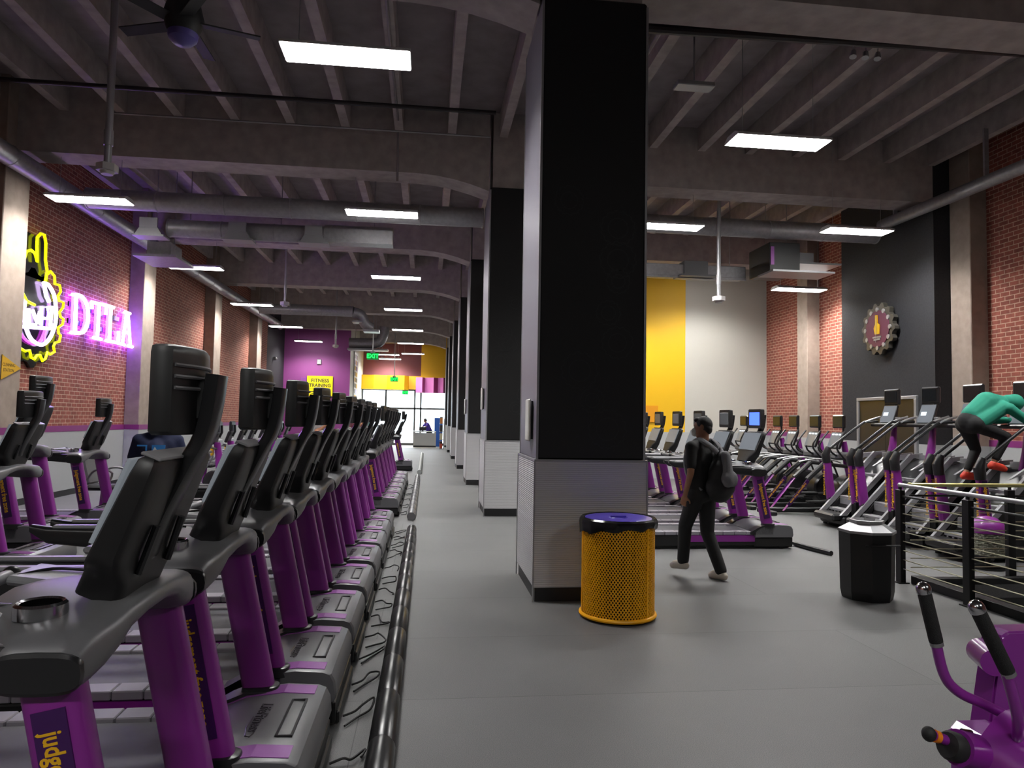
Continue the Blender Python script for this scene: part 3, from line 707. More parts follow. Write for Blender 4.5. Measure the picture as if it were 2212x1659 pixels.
# ================================================================== RECUMBENT BIKE (screen at x=0, rider faces +x)
def make_bike():
    t = thing('exercise_bike', 'bike', 'exercise bike')
    b = BM(); box(b, -1.2, .35, -.05, .05, .06, .14, .02); box(b, .25, .35, -.28, .28, 0, .08, .02); box(b, -1.2, -1.1, -.28, .28, 0, .08, .02); obj('base_rail', b, M_GREYP, t)
    b = BM(); rs = [ring((.0, y, .36), Vector((1, 0, 0)), Vector((0, 0, 1)), r, r*.95, 20) for y, r in ((-.13, .2), (-.1, .25), (.1, .25), (.13, .2))]; loft(b, rs); obj('crank_housing', b, M_BLK2, t)
    b = BM(); loft(b, [ring((x, 0, z), Vector((1, 0, 0)), Vector((0, 1, 0)), .07, .06, 12, .7) for x, z in ((.05, .55), (.02, .9), (-.02, 1.15))]); ms = obj('mast', b, M_PURPLE, t)
    b = BM(); box(b, -.13, -.09, -.06, .06, .88, 1.06, .01); obj('yellow_placard', b, M_YTEXT, ms)
    for s in (-1, 1):
        b = BM(); tube(b, smoothpath([(.0, s*.06, 1.02), (-.22, s*.2, 1.06), (-.34, s*.22, .95)], 4), .018, 8); obj('handle', b, M_BLK2, t)
        b = BM(); tube(b, smoothpath([(-.75, s*.2, .5), (-.6, s*.25, .78), (-.85, s*.27, .82), (-1.0, s*.26, .6)], 5), .018, 8); obj('seat_handle', b, M_SILV, t)
        b = BM(); box(b, -.16-.1*s, -.02-.1*s, s*.17-.05, s*.17+.05, .3+.1*s, .33+.1*s, .01); tube(b, [(0, s*.14, .36), (-.09-.1*s, s*.17, .32+.1*s)], .018, 8); obj('pedal', b, M_BLK, t)
    b = BM(); box(b, -1.0, -.62, -.2, .2, .5, .58, .03); obj('seat', b, M_RUB, t)
    b = BM(); M = Matrix.Translation((-1.05, 0, .82)) @ Matrix.Rotation(-.25, 4, 'Y'); box(b, -.035, .035, -.19, .19, -.24, .26, .03, M); obj('backrest', b, M_GREYP, t)
    b = BM(); cyl(b, (-.85, 0, .14), (-.82, 0, .5), .04, n=10); obj('seat_post', b, M_PURPLE, t)
    b = BM(); M = Matrix.Translation((-.05, 0, 1.24)) @ Matrix.Rotation(.35, 4, 'Y'); box(b, -.03, .03, -.15, .15, -.13, .13, .015, M); cs = obj('console', b, M_BLK, t)
    b = BM(); box(b, -.034, -.029, -.13, .13, -.1, .1, 0, M); obj('display', b, M_DISP, cs, 0)
    b = BM(); tube(b, [(.02, 0, 1.25), (.07, 0, 1.36), (.06, 0, 1.5)], .024, 8); obj('screen_mast', b, M_BLK2, t)
    b = BM(); box(b, -.02, .035, -.17, .17, 1.36, 1.58, .02); tv = obj('tv', b, M_BLK2, t)
    b = BM(); box(b, -.024, -.019, -.14, .14, 1.39, 1.55); obj('screen', b, M_DISPD, tv, 0)
    return t
BK = make_bike()
GB = 'exercise bikes along the left brick wall'
for i, y in enumerate((12.0, 15.2, 16.2, 17.2, 18.2, 19.3, 20.4, 21.5, 22.6)):
    lab = ('exercise bike nearest the camera, below the neon sign by the pilaster' if i == 0 else 'purple exercise bike, %s in the far line along the left brick wall' % ORD[i-1] if i > 1 else 'purple exercise bike, first of the far line along the left brick wall')
    if i == 0: BK.location = (-4.25, y, 0); BK['label'] = lab; BK['group'] = GB
    else: dup(BK, (-4.25, y, 0), 0, lab, GB)
# ================================================================== DUCTS, PIPES, CEILING THINGS
def spiral(b, p0, p1, r, n=20, step=.9, mi=0):
    p0, p1 = Vector(p0), Vector(p1); L = (p1-p0).length; k = max(2, int(L/step)); pts = []; rad = []
    for i in range(k+1):
        t = i/k; p = p0.lerp(p1, t); d = (p1-p0)/L
        pts += [p-d*.02, p-d*.012, p+d*.012, p+d*.02]; rad += [r, r*1.045, r*1.045, r]
    tube(b, pts, rad, n, mi)
b = BM(); spiral(b, (-6.76, 4.5, 5.82), (-6.76, 33.2, 5.82), .165, step=1.5)
wd = tag(obj('spiral_duct', b, M_DUCT, None, 40), 'long round metal duct running along the left brick wall, lit purple', 'air duct')
b = BM(); spiral(b, (-6.4, 13.95, 5.73), (1.0, 13.95, 5.73), .19, step=1.2); tag(obj('spiral_duct', b, M_DUCT, None, 40), 'round metal duct crossing the left bay behind the second ceiling light', 'air duct')
b = BM(); spiral(b, (2.2, 14.2, 5.87), (9.6, 14.2, 5.87), .19, step=1.2); tag(obj('spiral_duct', b, M_DUCT, None, 40), 'round metal duct crossing the right bay beside the black column', 'air duct')
t = thing('supply_duct', 'lower purple-lit duct with square grilles, left bay below the round duct', 'air duct', (0, 15.0, 0))
b = BM(); spiral(b, (-5.3, 0, 5.5), (-2.2, 0, 5.5), .18, step=1.0); box(b, -2.2, -.8, -.18, .18, 5.33, 5.68)
for x in (-4.9, -3.1, -1.2): cyl(b, (x, 0, 5.6), (x, 0, ZC), .01, n=6)
if 1: obj('duct_body', b, M_DUCT, t, 40)
for x in (-5.6, -3.9, -2.4):
    b = BM(); prism(b, [(x-.16, 5.45), (x+.16, 5.45), (x+.26, 5.28), (x-.26, 5.28)], 'y', -.30, .02); box(b, x-.3, x+.3, -.33, .05, 5.25, 5.285); box(b, x-.17, x+.17, -.315, -.27, 5.42, 5.62)
    obj('grille_hood', b, M_SILV, t, 0)
t = thing('hanging_grille', 'large square purple-lit vent plate under the left wall duct', 'air vent', (-5.95, 16.6, 0))
b = BM(); box(b, -.45, .45, -.6, .6, 5.12, 5.17); obj('flange', b, M_DUCT, t, 0)
b = BM(); box(b, -.25, .25, -.35, .35, 5.17, 5.5); obj('plenum', b, M_DUCT, t, 0)
b = BM()
for x in (-.2, .2): cyl(b, (x, 0, 5.5), (x, 0, ZC), .01, n=6)
obj('hanger_rods', b, M_STEEL, t)
t = thing('supply_duct', 'far round duct with bent flexible end, left bay before the purple wall', 'air duct', (0, 27.3, 0))
b = BM(); spiral(b, (-6.3, 0, 5.72), (-2.9, 0, 5.72), .2); tube(b, smoothpath([(-2.9, 0, 5.7), (-2.6, .1, 5.6), (-2.45, .2, 5.3), (-2.2, .3, 5.15)], 4), .2, 14); obj('duct_body', b, M_DUCT, t, 40)
b = BM(); 
for x in (-5.8, -4.4, -3.0): cyl(b, (x, 0, 5.9), (x, 0, ZC), .01, n=6)
obj('hanger_rods', b, M_STEEL, t); b = BM(); box(b, -2.5, -1.9, 0, .6, 4.98, 5.06); box(b, -2.9, -2.5, -.2, .4, 5.3, 5.36); obj('diffuser_plate', b, M_SILV, t, 0)
t = thing('supply_duct', 'pale curved duct elbow above the green exit sign', 'air duct', (0, 35.5, 0))
b = BM(); tube(b, smoothpath([(-2.2, 0, 6.2), (-2.3, 0, 5.7), (-2.6, 0, 5.4), (-3.9, 0, 5.35)], 5), .26, 16); obj('duct_body', b, M_DUCT, t, 40)
b = BM(); 
for x in (-3.6, -2.6): cyl(b, (x, 0, 5.5), (x, 0, ZC), .01, n=6)
obj('hanger_rods', b, M_STEEL, t); b = BM(); box(b, -3.95, -2.0, -.35, .35, 5.0, 5.08); obj('diffuser_plate', b, M_SILV, t, 0)
t = thing('supply_duct', 'low rectangular duct with hanging hood in front of the yellow wall', 'air duct', (0, 15.6, 0))
b = BM(); box(b, 2.2, 7.2, -.2, .2, 5.05, 5.32, .01); box(b, 2.2, 7.2, -.22, -.19, 5.0, 5.05); obj('duct_body', b, M_DUCT, t, 0)
for x in (2.9, 4.7, 6.9):
    b = BM(); cyl(b, (x, 0, 5.3), (x, 0, ZC), .01, n=6); obj('hanger_rod', b, M_STEEL, t)
for x in (3.4, 6.0):
    b = BM(); box(b, x-.28, x+.28, -.24, .1, 5.05, 5.4); box(b, x-.42, x+.42, -.42, .1, 5.02, 5.06); obj('grille_hood', b, M_GREYP, t, 0)
t = thing('air_handler', 'black ceiling air unit with two pale flared plates, right bay', 'air unit', (0, 14.75, 0))
b = BM(); box(b, 7.35, 8.05, -.2, .8, 5.05, 5.7, .01); obj('unit_body', b, M_BLK, t, 0)
b = BM(); box(b, 7.37, 7.45, -.215, -.2, 5.2, 5.6); obj('side_vent', b, M_PLIGHT, t, 0)
b = BM(); M = Matrix.Translation((7.9, -.3, 4.98)); box(b, -.7, .7, -.35, .35, -.02, .02, 0, M); obj('intake_plate', b, M_SILV, t, 0)
b = BM(); M = Matrix.Translation((8.6, .4, 5.32)); box(b, -.55, .55, -.4, .4, -.02, .02, 0, M); box(b, 7.9, 8.6, .2, .6, 5.34, 5.6); obj('outlet_plate', b, M_SILV, t, 0)
b = BM()
for x in (7.45, 7.95): cyl(b, (x, .2, 5.7), (x, .2, ZC), .01, n=6)
obj('hanger_rods', b, M_STEEL, t)
b = BM(); tube(b, [(9.5, 2, 5.9), (9.5, 13.85, 5.98)], .115, 16)
for y in (6, 8.5, 11, 13.4): box(b, 9.46, 9.54, y-.02, y+.02, 5.9, ZJ)
tag(obj('overhead_pipe', b, M_DUCT, None, 40), 'thick pale pipe running down the right wall to the ceiling light', 'pipe')
M_PIPE = mat('black_iron_pipe', '2a2628', .5, .3); M_CONDUIT = mat('galvanised_conduit', '8a8688', .4, .7)
b = BM(); cyl(b, (-7.2, 11.3, 6.72), (1.0, 11.3, 6.72), .035, n=10); tag(obj('sprinkler_pipe', b, M_PIPE, None), 'dark thin pipe crossing the left ceiling under the joists', 'pipe')
b = BM(); cyl(b, (2.2, 8.5, 6.7), (10.4, 8.2, 6.7), .06, n=10); tag(obj('sprinkler_pipe', b, M_PIPE, None), 'thick dark pipe crossing the top right ceiling', 'pipe')
b = BM(); cyl(b, (-5.3, 12.3, 6.72), (1.0, 12.3, 6.72), .018, n=8); tag(obj('conduit', b, M_CONDUIT, None), 'thin shiny conduit from the white pole toward the columns', 'conduit')
b = BM(); cyl(b, (-.62, 7.6, 6.88), (-.62, 12.2, 6.88), .02, n=8); cyl(b, (-.62, 12.3, 6.7), (-.62, 12.5, 5.9), .02, n=8); tag(obj('conduit', b, M_CONDUIT, None), 'thin vertical conduit dropping below the first ceiling beam, left bay', 'conduit')
b = BM(); cyl(b, (2.9, 8.6, 6.8), (2.9, 8.6, ZC), .02); cyl(b, (2.9, 8.6, 6.8), (2.9, 12.6, 6.8), .03, n=8); tag(obj('conduit', b, M_CONDUIT, None), 'conduit running along the ceiling just right of the black column', 'conduit')
b = BM(); box(b, 3.05, 3.55, 8.45, 8.65, 6.0, 6.06, .01); cyl(b, (3.3, 8.55, 6.06), (3.3, 8.55, ZJ), .012, n=6); tag(obj('hanging_bracket', b, M_SILV, None), 'small pale hanging bracket right of the black column top', 'bracket')
t = thing('spotlight_cluster', 'three tiny spotlights hanging under the dark pipe, upper right', 'spotlight', (5.55, 8.38, 6.57))
for k in range(3):
    b = BM(); cyl(b, (k*.17-.17, 0, .0), (k*.17-.19, -.02, -.09), .03, .045, 10); cyl(b, (k*.17-.17, 0, 0), (k*.17-.17, 0, .06), .008, n=6); obj('spot_head', b, M_CORNER, t)
# poles with sensor boxes
def pole(x, y, z0, z1, r, label, box_w=.13):
    t = thing('sensor_pole', label, 'ceiling pole', (x, y, z0), 0, 'white poles hanging from the ceiling')
    b = BM(); cyl(b, (0, 0, 0), (0, 0, ZC-z0), r, n=12); cyl(b, (0, 0, .25), (0, 0, .45), r*1.25, n=12); obj('pole_tube', b, M_CORNER, t)
    b = BM(); prism(b, [(box_w*math.cos(a), box_w*math.sin(a)) for a in [PI/6+PI/3*k for k in range(6)]], 'z', -.09, 0); lathe(b, [(.07, -.13), (.09, -.09)], 14); obj('sensor_head', b, mat('white_sensor_plastic', 'b9b5b4', .5), t, 30)
pole(-4.15, 9.5, 4.9, ZJ, .045, 'thick white ceiling pole with sensor head, upper left near the neon sign')
pole(-3.97, 20, 4.85, ZJ, .03, 'thin white ceiling pole with sensor head above the left treadmills, middle distance')
pole(-3.85, 30, 4.7, ZJ, .035, 'small far ceiling pole with sensor head in front of the purple wall')
pole(5.85, 13.75, 4.3, ZJ, .04, 'white ceiling pole with sensor head in the right bay before the off-white wall')
# ceiling fan
t = thing('ceiling_fan', 'black ceiling fan with bluish bowl at the top left', 'ceiling fan', (-2.6, 7.5, 5.62))
b = BM(); cyl(b, (0, 0, .2), (0, 0, ZC-5.62), .02, n=10); lathe(b, [(.02, .42), (.16, .36), (.2, .2), (.17, .08), (.14, .02)], 20); obj('motor', b, M_RUB, t)
for k in range(5):
    a = 2*PI*k/5+.3; b = BM(); M = Matrix.Rotation(a, 4, 'Z') @ Matrix.Rotation(.2, 4, 'X'); box(b, .16, .75, -.07, .07, .14, .155, .004, M); obj('fan_blade', b, M_RUB, t)
b = BM(); lathe(b, [(.15, .03), (.14, -.03), (.09, -.08), (.0, -.1)], 20); obj('light_bowl', b, mat('frosted_blue_bowl', '4a3f80', .4), t)

# ================================================================== SIGNS
M_GREEN = emis('exit_green', '10d040', 3.0)
def exit_sign(x, y, z, s, label, z1=ZJ):
    t = thing('exit_sign', label, 'exit sign', (x, y, z), 0, 'green exit signs')
    b = BM(); box(b, -.26*s, .26*s, -.03, .03, -.16*s, .16*s, .01); obj('housing', b, mat('dark_green_sign', '0a3a18', .4, emit='0a7030', es=.6), t, 0)
    b = BM(); text_bm(b, 'EXIT', .27*s, Matrix(((1, 0, 0, 0), (0, 0, -1, -.033), (0, 1, 0, 0), (0, 0, 0, 1))), .002, .008); obj('letters', b, M_GREEN, t, 0)
    if z1: b = BM(); cyl(b, (0, 0, .16*s), (0, 0, ZC-z), .025, n=8); box(b, -.1, .1, -.04, .04, .16*s, .24*s); obj('stem', b, M_CORNER, t)
exit_sign(-2.55, 33, 4.52, 1, 'nearer and larger green exit sign hanging on a white pole')
exit_sign(-1.97, 42, 3.96, .85, 'green exit sign on a pole in front of the yellow band')
exit_sign(-1.4, 44.9, 3.3, .7, 'tiny green exit sign above the entrance door', None)
# fitness training sign
t = thing('training_sign', 'yellow sign reading fitness training on the purple wall', 'wall sign', (-5.55, 37.46, 3.28))
b = BM(); box(b, -.64, .66, -.03, .0, -.52, .52, .004); obj('panel', b, mat('bright_yellow_sign', 'f2dc10', .45), t, 0)
def wtext(s, size, x, z, M_=None, y=-.033, bold=.004, name='lettering', par=None, m_=None):
    b = BM(); text_bm(b, s, size, Matrix(((1, 0, 0, x), (0, 0, -1, y), (0, 1, 0, z), (0, 0, 0, 1))), .001, bold); return obj(name, b, m_ or M_BASEB, par, 0)
M_GREYTX = mat('dark_grey_lettering', '3a3526', .5)
wtext('FITNESS', .26, .02, .28, par=t, bold=.007, m_=M_GREYTX); wtext('TRAINING', .235, .02, .03, par=t, bold=.006, m_=M_GREYTX)
b = BM(); box(b, -.52, .54, -.034, -.03, -.16, -.145); 
for (x0, x1, z) in ((-.5, -.3, -.3), (-.2, .1, -.3), (.2, .5, -.3), (-.4, .4, -.4)): box(b, x0, x1, -.034, -.03, z, z+.03)
obj('small_print_lines', b, M_GREYTX, t, 0)
b = BM(); box(b, -.95, -.68, -.04, 0, -.0, .42, .004); obj('side_bracket', b, M_PLIGHT, t, 0)
# poster strip on the side wall
t = thing('poster_board', 'tall narrow white board of small pictures on the off-white side wall', 'poster board', (-4.03, 40.2, 3.9))
b = BM(); box(b, 0, .03, -.9, .9, -1.3, 1.4); obj('board', b, mat('white_board', 'c8c8c8', .5), t, 0)
b = BM(); rnd = random.Random(3)
for k in range(8):
    for q in range(3): box(b, .03, .036, -.75+q*.52, -.35+q*.52, -1.2+k*.32, -.98+k*.32, mi=rnd.choice((0, 1, 2, 2)))
obj('pictures', b, [M_PURPLE, M_YELLOW, M_GREYTX], t, 0)
b = BM(); box(b, -5.72, -5.5, 37.42, 37.5, 4.4, 4.66, .02); tag(obj('wall_speaker', b, M_CORNER, None, 0), 'small white box on the purple wall above the yellow sign', 'speaker')
t = thing('security_camera', 'small white camera on the black wall end at far left', 'camera', (-7.39, 34.95, 4.45)); b = BM(); ell(b, (.1, 0, 0), (.09, .09, .09)); obj('dome', b, M_CORNER, t); b = BM(); box(b, 0, .06, -.06, .06, -.06, .06); obj('mount', b, M_CORNER, t)
# yellow triangle sign on the pilaster
t = thing('arrow_sign', 'yellow triangular cleaning station sign on the left pilaster', 'wall sign', (-7.045, 12.66, 2.45))
b = BM(); prism(b, [(0, -.21), (0, .21), (.56, 0.01)], 'x', 0, .01); b2 = obj('panel', b, mat('mustard_sign', 'c99a1a', .5), t, 0)
b = BM()
for s, z in (('CLEANING', .045), ('STATION', -.045)): text_bm(b, s, .075, Matrix(((0, 0, 1, .0115), (1, 0, 0, .2), (0, 1, 0, z), (0, 0, 0, 1))), .0008, .001)
obj('lettering', b, mat('brown_lettering', '6a5220', .5), t, 0)
# ---- neon gear sign
M_NY = emis('neon_yellow', 'e4ee00', 1.6); M_NW = emis('neon_white_violet', 'e8c8ff', 5.0); M_NV = emis('neon_violet', '7a20ff', 24.0); M_NP = emis('neon_pink', 'e040e0', 2.0)
def yz(L, x): return [(x, p[0], p[1]) for p in L]
t = thing('neon_gear_sign', 'yellow and white neon gear sign with raised thumb, half behind the pilaster', 'neon sign', (0, 0, 0))
b = BM(); pl = []
for k in range(48):
    a = 2*PI*k/48; r = .93 if k % 4 < 2 else .84; y = 14.07+r*math.cos(a)*1.03; z = 3.46+r*math.sin(a)
    pl.append((max(13.28, y), z))
prism(b, pl, 'x', XL, XL+.06); box(b, XL, XL+.06, 13.6, 14.4, 4.2, 5.0); obj('backing_plate', b, M_BLKP if 'M_BLKP' in globals() else mat('gloss_black_plate', '101014', .15), t, 0)
def neon(name, L, r, m_, x=-7.27, close=False):
    b = BM(); tube(b, yz(L, x), r, 8, close=close); return obj(name, b, m_, t)
neon('thumb_tube', [(13.58, 4.45), (13.64, 4.61), (13.79, 4.67), (13.92, 4.64), (14.01, 4.5), (13.97, 4.79), (13.97, 4.95), (14.08, 5.05), (14.21, 5.06), (14.27, 4.92), (14.29, 4.59), (14.37, 4.39), (14.31, 4.15)], .026, M_NY)
neon('gear_tube', [(14.34, 4.32), (14.49, 4.42), (14.64, 4.36), (14.67, 4.21), (14.85, 4.22), (14.9, 4.1), (14.81, 4.0), (14.86, 3.91), (15.03, 3.91), (15.02, 3.8), (14.9, 3.69), (14.94, 3.6), (15.06, 3.58), (15.03, 3.46), (14.87, 3.38), (14.9, 3.27), (14.98, 3.24), (14.94, 3.11), (14.78, 3.07), (14.73, 2.99), (14.78, 2.89), (14.62, 2.83), (14.52, 2.86), (14.46, 2.73), (14.36, 2.68), (14.27, 2.78), (14.16, 2.77), (14.08, 2.69), (13.97, 2.71), (13.91, 2.84), (13.77, 2.81), (13.6, 2.85), (13.5, 2.98), (13.4, 3.0)], .024, M_NY)
neon('finger_tube', [(13.4, 3.95), (13.57, 3.85), (13.72, 3.72), (13.99, 3.69)], .03, M_NY)
neon('oval_tube', smoothpath([(14.26, 4.15), (14.43, 4.15), (14.65, 4.0), (14.75, 3.76), (14.76, 3.46), (14.62, 3.18), (14.4, 3.01), (14.2, 2.98), (13.94, 3.05), (13.77, 3.22), (13.66, 3.49), (13.68, 3.71)], 3), .034, M_NW)
neon('oval_tube', [(14.28, 4.14), (14.38, 3.92), (14.49, 3.83)], .034, M_NW)
neon('arc_tube', smoothpath([(13.62, 3.14), (13.85, 3.01), (14.14, 2.97), (14.33, 3.08), (14.44, 3.27)], 3), .022, M_NP, -7.3)
for L in ([(13.76, 3.59), (13.82, 3.27)], [(13.8, 3.3), (14.02, 3.32)], [(13.9, 3.58), (14.07, 3.37), (14.15, 3.59)], [(14.2, 3.34), (14.2, 3.68), (14.42, 3.72), (14.44, 3.5), (14.22, 3.48)], [(14.56, 3.76), (14.54, 3.37)], [(13.63, 3.24), (14.64, 3.33)]): neon('letter_tube', L, .032, M_NW, -7.25)
b = BM()
for L in ([(13.7, 2.95), (13.7, 3.9)], [(14.5, 3.0), (14.62, 3.9)]): tube(b, yz(L, -7.33), .02, 6)
obj('back_glow_tube', b, M_NV, t)
t2 = thing('neon_lettering', 'violet and white neon letters DTLA on the left brick wall', 'neon sign', (0, 0, 0))
LT = {'D': [[(15.48, 4.13), (15.50, 3.37)], smoothpath([(15.33, 4.12), (15.68, 4.15), (15.93, 4.03), (16.03, 3.8), (16.01, 3.6), (15.83, 3.4), (15.35, 3.34)], 3)],
      'T': [[(16.18, 3.95), (16.16, 4.1), (16.86, 4.14), (16.86, 3.93)], [(16.52, 4.12), (16.50, 3.37)], [(16.33, 3.35), (16.68, 3.35)]],
      'L': [[(17.10, 4.15), (17.10, 3.36)], [(16.98, 4.14), (17.24, 4.15)], [(16.94, 3.35), (17.56, 3.36), (17.55, 3.64)]],
      'A': [[(17.96, 4.12), (17.79, 3.36)], [(18.03, 4.12), (18.24, 3.37)], [(17.86, 3.66), (18.14, 3.67)], [(17.84, 4.13), (18.14, 4.14)], [(17.69, 3.36), (17.9, 3.35)], [(18.12, 3.35), (18.36, 3.35)]]}
for k, Ls in LT.items():
    b = BM()
    for L in Ls: tube(b, yz(L, -7.25), .038, 8, mi=0)
    for L in Ls: tube(b, yz([(p[0]+.02, p[1]-.01) for p in L], -7.33), .022, 6, mi=1)
    obj('letter_'+k.lower(), b, [M_NW, M_NV], t2)
b = BM(); box(b, XL, XL+.03, 15.45, 18.3, 3.55, 3.65); box(b, XL, XL+.03, 15.45, 18.3, 3.9, 4.0); obj('mounting_rail', b, MATS['gloss_black_plate'], t2, 0)
# ---- gear clock on the black wall
t = thing('gear_clock', 'gear shaped clock with thumb emblem on the black wall', 'wall clock', (9.86, 14.3, 3.83))
b = BM(); n = 56
pts = []
for k in range(n):
    a = 2*PI*k/n; r = .57 if k % 4 < 2 else .50; pts.append((r*math.cos(a), r*math.sin(a)))
prism(b, pts, 'x', -.16, -.06); obj('gear_rim', b, mat('pewter_gear', '55524c', .4, .5), t, 0)
b = BM(); prism(b, [(.4*math.cos(2*PI*k/32), .4*math.sin(2*PI*k/32)) for k in range(32)], 'x', -.175, -.16); obj('face', b, mat('plum_clock_face', '5a2440', .4), t, 0)
for k in range(12):
    b = BM(); prism(b, [(.42*math.cos(PI*k/6)+.042*math.cos(q*PI/5), .42*math.sin(PI*k/6)+.05*math.sin(q*PI/5)) for q in range(10)], 'x', -.185, -.16)
    obj('hour_mark', b, M_CORNER, t, 0)
b = BM(); prism(b, [(.06, -.12), (.1, .02), (.05, .1), (.05, .3), (-.02, .3), (-.03, .12), (-.1, .08), (-.08, -.12)], 'x', -.19, -.175); obj('thumb_emblem', b, M_YELLOW, t, 0)
b = BM(); box(b, -.19, -.175, -.14, .14, -.2, -.165); box(b, -.19, -.175, -.11, .11, -.25, -.215); cyl(b, (-.195, .0, .28), (-.195, .02, -.3), .006, n=6); obj('hands_and_bars', b, M_CORNER, t, 0)
b = BM(); cyl(b, (-.06, 0, 0), (0, 0, 0), .2, n=16); obj('standoff', b, M_BLK, t)

# ================================================================== FLOOR CABLE COVERS AND CORDS
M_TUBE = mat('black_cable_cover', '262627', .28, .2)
def cover(x, y0, y1, label, m_):
    b = BM(); pts = []; rad = []; y = y0
    while y < y1-.01:
        ye = min(y+.62, y1); pts += [(x, y+.004, .05), (x, ye-.004, .05), (x, ye-.002, .05)]; rad += [.07, .07, .065]; y = ye
    tube(b, pts, rad, 18, flat=1, cap=True)
    for v in b.verts: v.co.z = .002+(v.co.z+.02)*.95
    tag(obj('cable_cover', b, m_, None, 40), label, 'cable cover', 'floor cable covers')
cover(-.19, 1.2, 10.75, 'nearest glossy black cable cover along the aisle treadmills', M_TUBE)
cover(-.23, 12.1, 20.3, 'middle black cable cover with its sheen painted in as grey, beside the second treadmill block', mat('sheen_grey_cable_cover', '6a6a6c', .35, .3))  # reflective black cover, sheen put into a grey base colour
cover(-.2, 22.0, 33.2, 'far cable cover with its sheen painted in as a pale tone beside the lone last treadmill', mat('sheen_pale_cable_cover', '8f9390', .4, .2))  # same kind of cover, stronger sheen put into a paler colour
b = BM(); tube(b, [(5.32, 8.85, .035), (5.24, 9.3, .035), (5.22, 9.62, .035)], .032, 10); tag(obj('cable_cover', b, M_BLK2, None), 'short black tube lying off the corner of the blue-screen treadmill', 'cable cover')
rnd = random.Random(11)
cl = []
for i, yc in enumerate(aisle[:15]):
    which = (('near', -.25), ('far', .22)) if i < 9 else (('front', .0),)
    for wn, off in which: cl.append((yc+off+rnd.uniform(-.06, .06), i, wn))
for y, i, wn in cl:
    x0, x1 = -.405, (-.285 if i < 9 else -.325)
    dy = rnd.uniform(-.28, .3); w1 = rnd.uniform(-.02, .05); lift = rnd.uniform(.0, .05)
    pts = [(x0-.035, y, .012), (x0+.03, y+dy*.1, .03), (x0+.07+w1*.4, y+dy*.45+rnd.uniform(-.1, .1), .012+lift), (x1+.01-abs(w1)*.3, y+dy*.9, .012+lift), (x1-.005, y+dy*.8-.06, .018), (x0+.05, y+dy*.6-.12, .012), (x0-.01, y+dy*.4-.2, .012)]
    if rnd.random() < .4: pts = pts[:5]
    b = BM(); tube(b, smoothpath(pts, 5), .0065, 6)
    tag(obj('power_cord', b, M_RUB, None), 'loose black cord at the %s corner of the %s treadmill%s' % (wn, ORD[i] if i < 9 else ORD[i-9], ' from the camera, aisle row' if i < 9 else ' of the second aisle block'), 'power cord', 'power cords on the floor beside the aisle row')

# ================================================================== BINS
t = thing('mesh_trash_can', 'yellow expanded-metal trash can with purple lid by the black column', 'trash can', (1.71, 6.2, 0))
M_YM = mat('yellow_coated_metal', 'f2ac08', .4)
R = .318; NB, NR = 72, 40; H0, H1 = .04, .80
b = BM(); V = {}
for j in range(NR+1):
    for i in range(NB):
        a = 2*PI*(i+(.5 if j % 2 else 0))/NB; V[i, j] = b.verts.new((R*math.cos(a), R*math.sin(a), H0+(H1-H0)*j/NR))
def strand(b, p, q, w_=.0042, d=.0035):
    pass
edges = []
for j in range(NR):
    for i in range(NB):
        if j % 2 == 0: edges += [((i, j), (i, j+1)), ((i, j), ((i-1) % NB, j+1))]
        else: edges += [((i, j), (i, j+1)), ((i, j), ((i+1) % NB, j+1))]
co = {k_: v.co.copy() for k_, v in V.items()}; b.free(); b = BM()
for e0, e1 in edges:
    p, q = co[e0], co[e1]; nr = Vector((p.x+q.x, p.y+q.y, 0)).normalized(); d = (q-p).normalized(); s_ = d.cross(nr)
    w_, h_ = .0042, .004
    A = [b.verts.new(v) for v in (p+s_*w_+nr*h_, p-s_*w_+nr*h_, q-s_*w_+nr*h_, q+s_*w_+nr*h_, p+s_*w_-nr*h_, p-s_*w_-nr*h_, q-s_*w_-nr*h_, q+s_*w_-nr*h_)]
    for f in ((0, 1, 2, 3), (7, 6, 5, 4), (0, 3, 7, 4), (1, 5, 6, 2)): b.faces.new([A[x] for x in f])
obj('mesh_side', b, M_YM, t, 0)
b = BM(); tube(b, [(math.cos(2*PI*i/40)*.325, math.sin(2*PI*i/40)*.325, .035) for i in range(40)], .018, 8, close=True); obj('bottom_ring', b, M_YM, t)
for a in (-.95, 1.2, 3.2):
    b = BM(); M = Matrix.Rotation(a, 4, 'Z'); box(b, .318, .327, -.009, .009, .03, .82, 0, M); obj('side_strap', b, M_YM, t, 0)
b = BM(); lathe(b, [(.0, .02), (.28, .02), (.285, .70)], 32, cap=False); obj('inner_liner', b, mat('brown_black_liner', '1c1410', .8), t)
b = BM(); n = 64; rs = []
rnd = random.Random(5)
low = [.10+.035*math.sin(2*PI*i/n*1-.6)+.012*math.sin(2*PI*i/n*9)+rnd.uniform(-.004, .004) for i in range(n)]
for (r, z, kk) in ((.285, .70, 0), (.30, .865, 0), (.325, .875, 0), (.340, .86, 0), (.345, .83, 0), (.338, 0, 1)):
    rs.append([Vector(((r+.004*math.sin(i*1.7))*math.cos(2*PI*i/n), (r+.004*math.sin(i*1.7))*math.sin(2*PI*i/n), z if not kk else .865-low[i])) for i in range(n)])
loft(b, rs, cap=False)
obj('black_bag', b, mat('black_bag_film', '0e0e10', .25), t)
b = BM(); lathe(b, [(.0, .852), (.07, .853), (.09, .868), (.16, .862), (.27, .874), (.295, .868), (.295, .85)], 40, cap=False); ld = obj('purple_lid', b, mat('purple_bin_lid', '4a3aa0', .3), t)
b = BM(); box(b, -.07, .07, -.016, .016, .868, .885, .006); obj('lid_handle', b, MATS['purple_bin_lid'], ld)

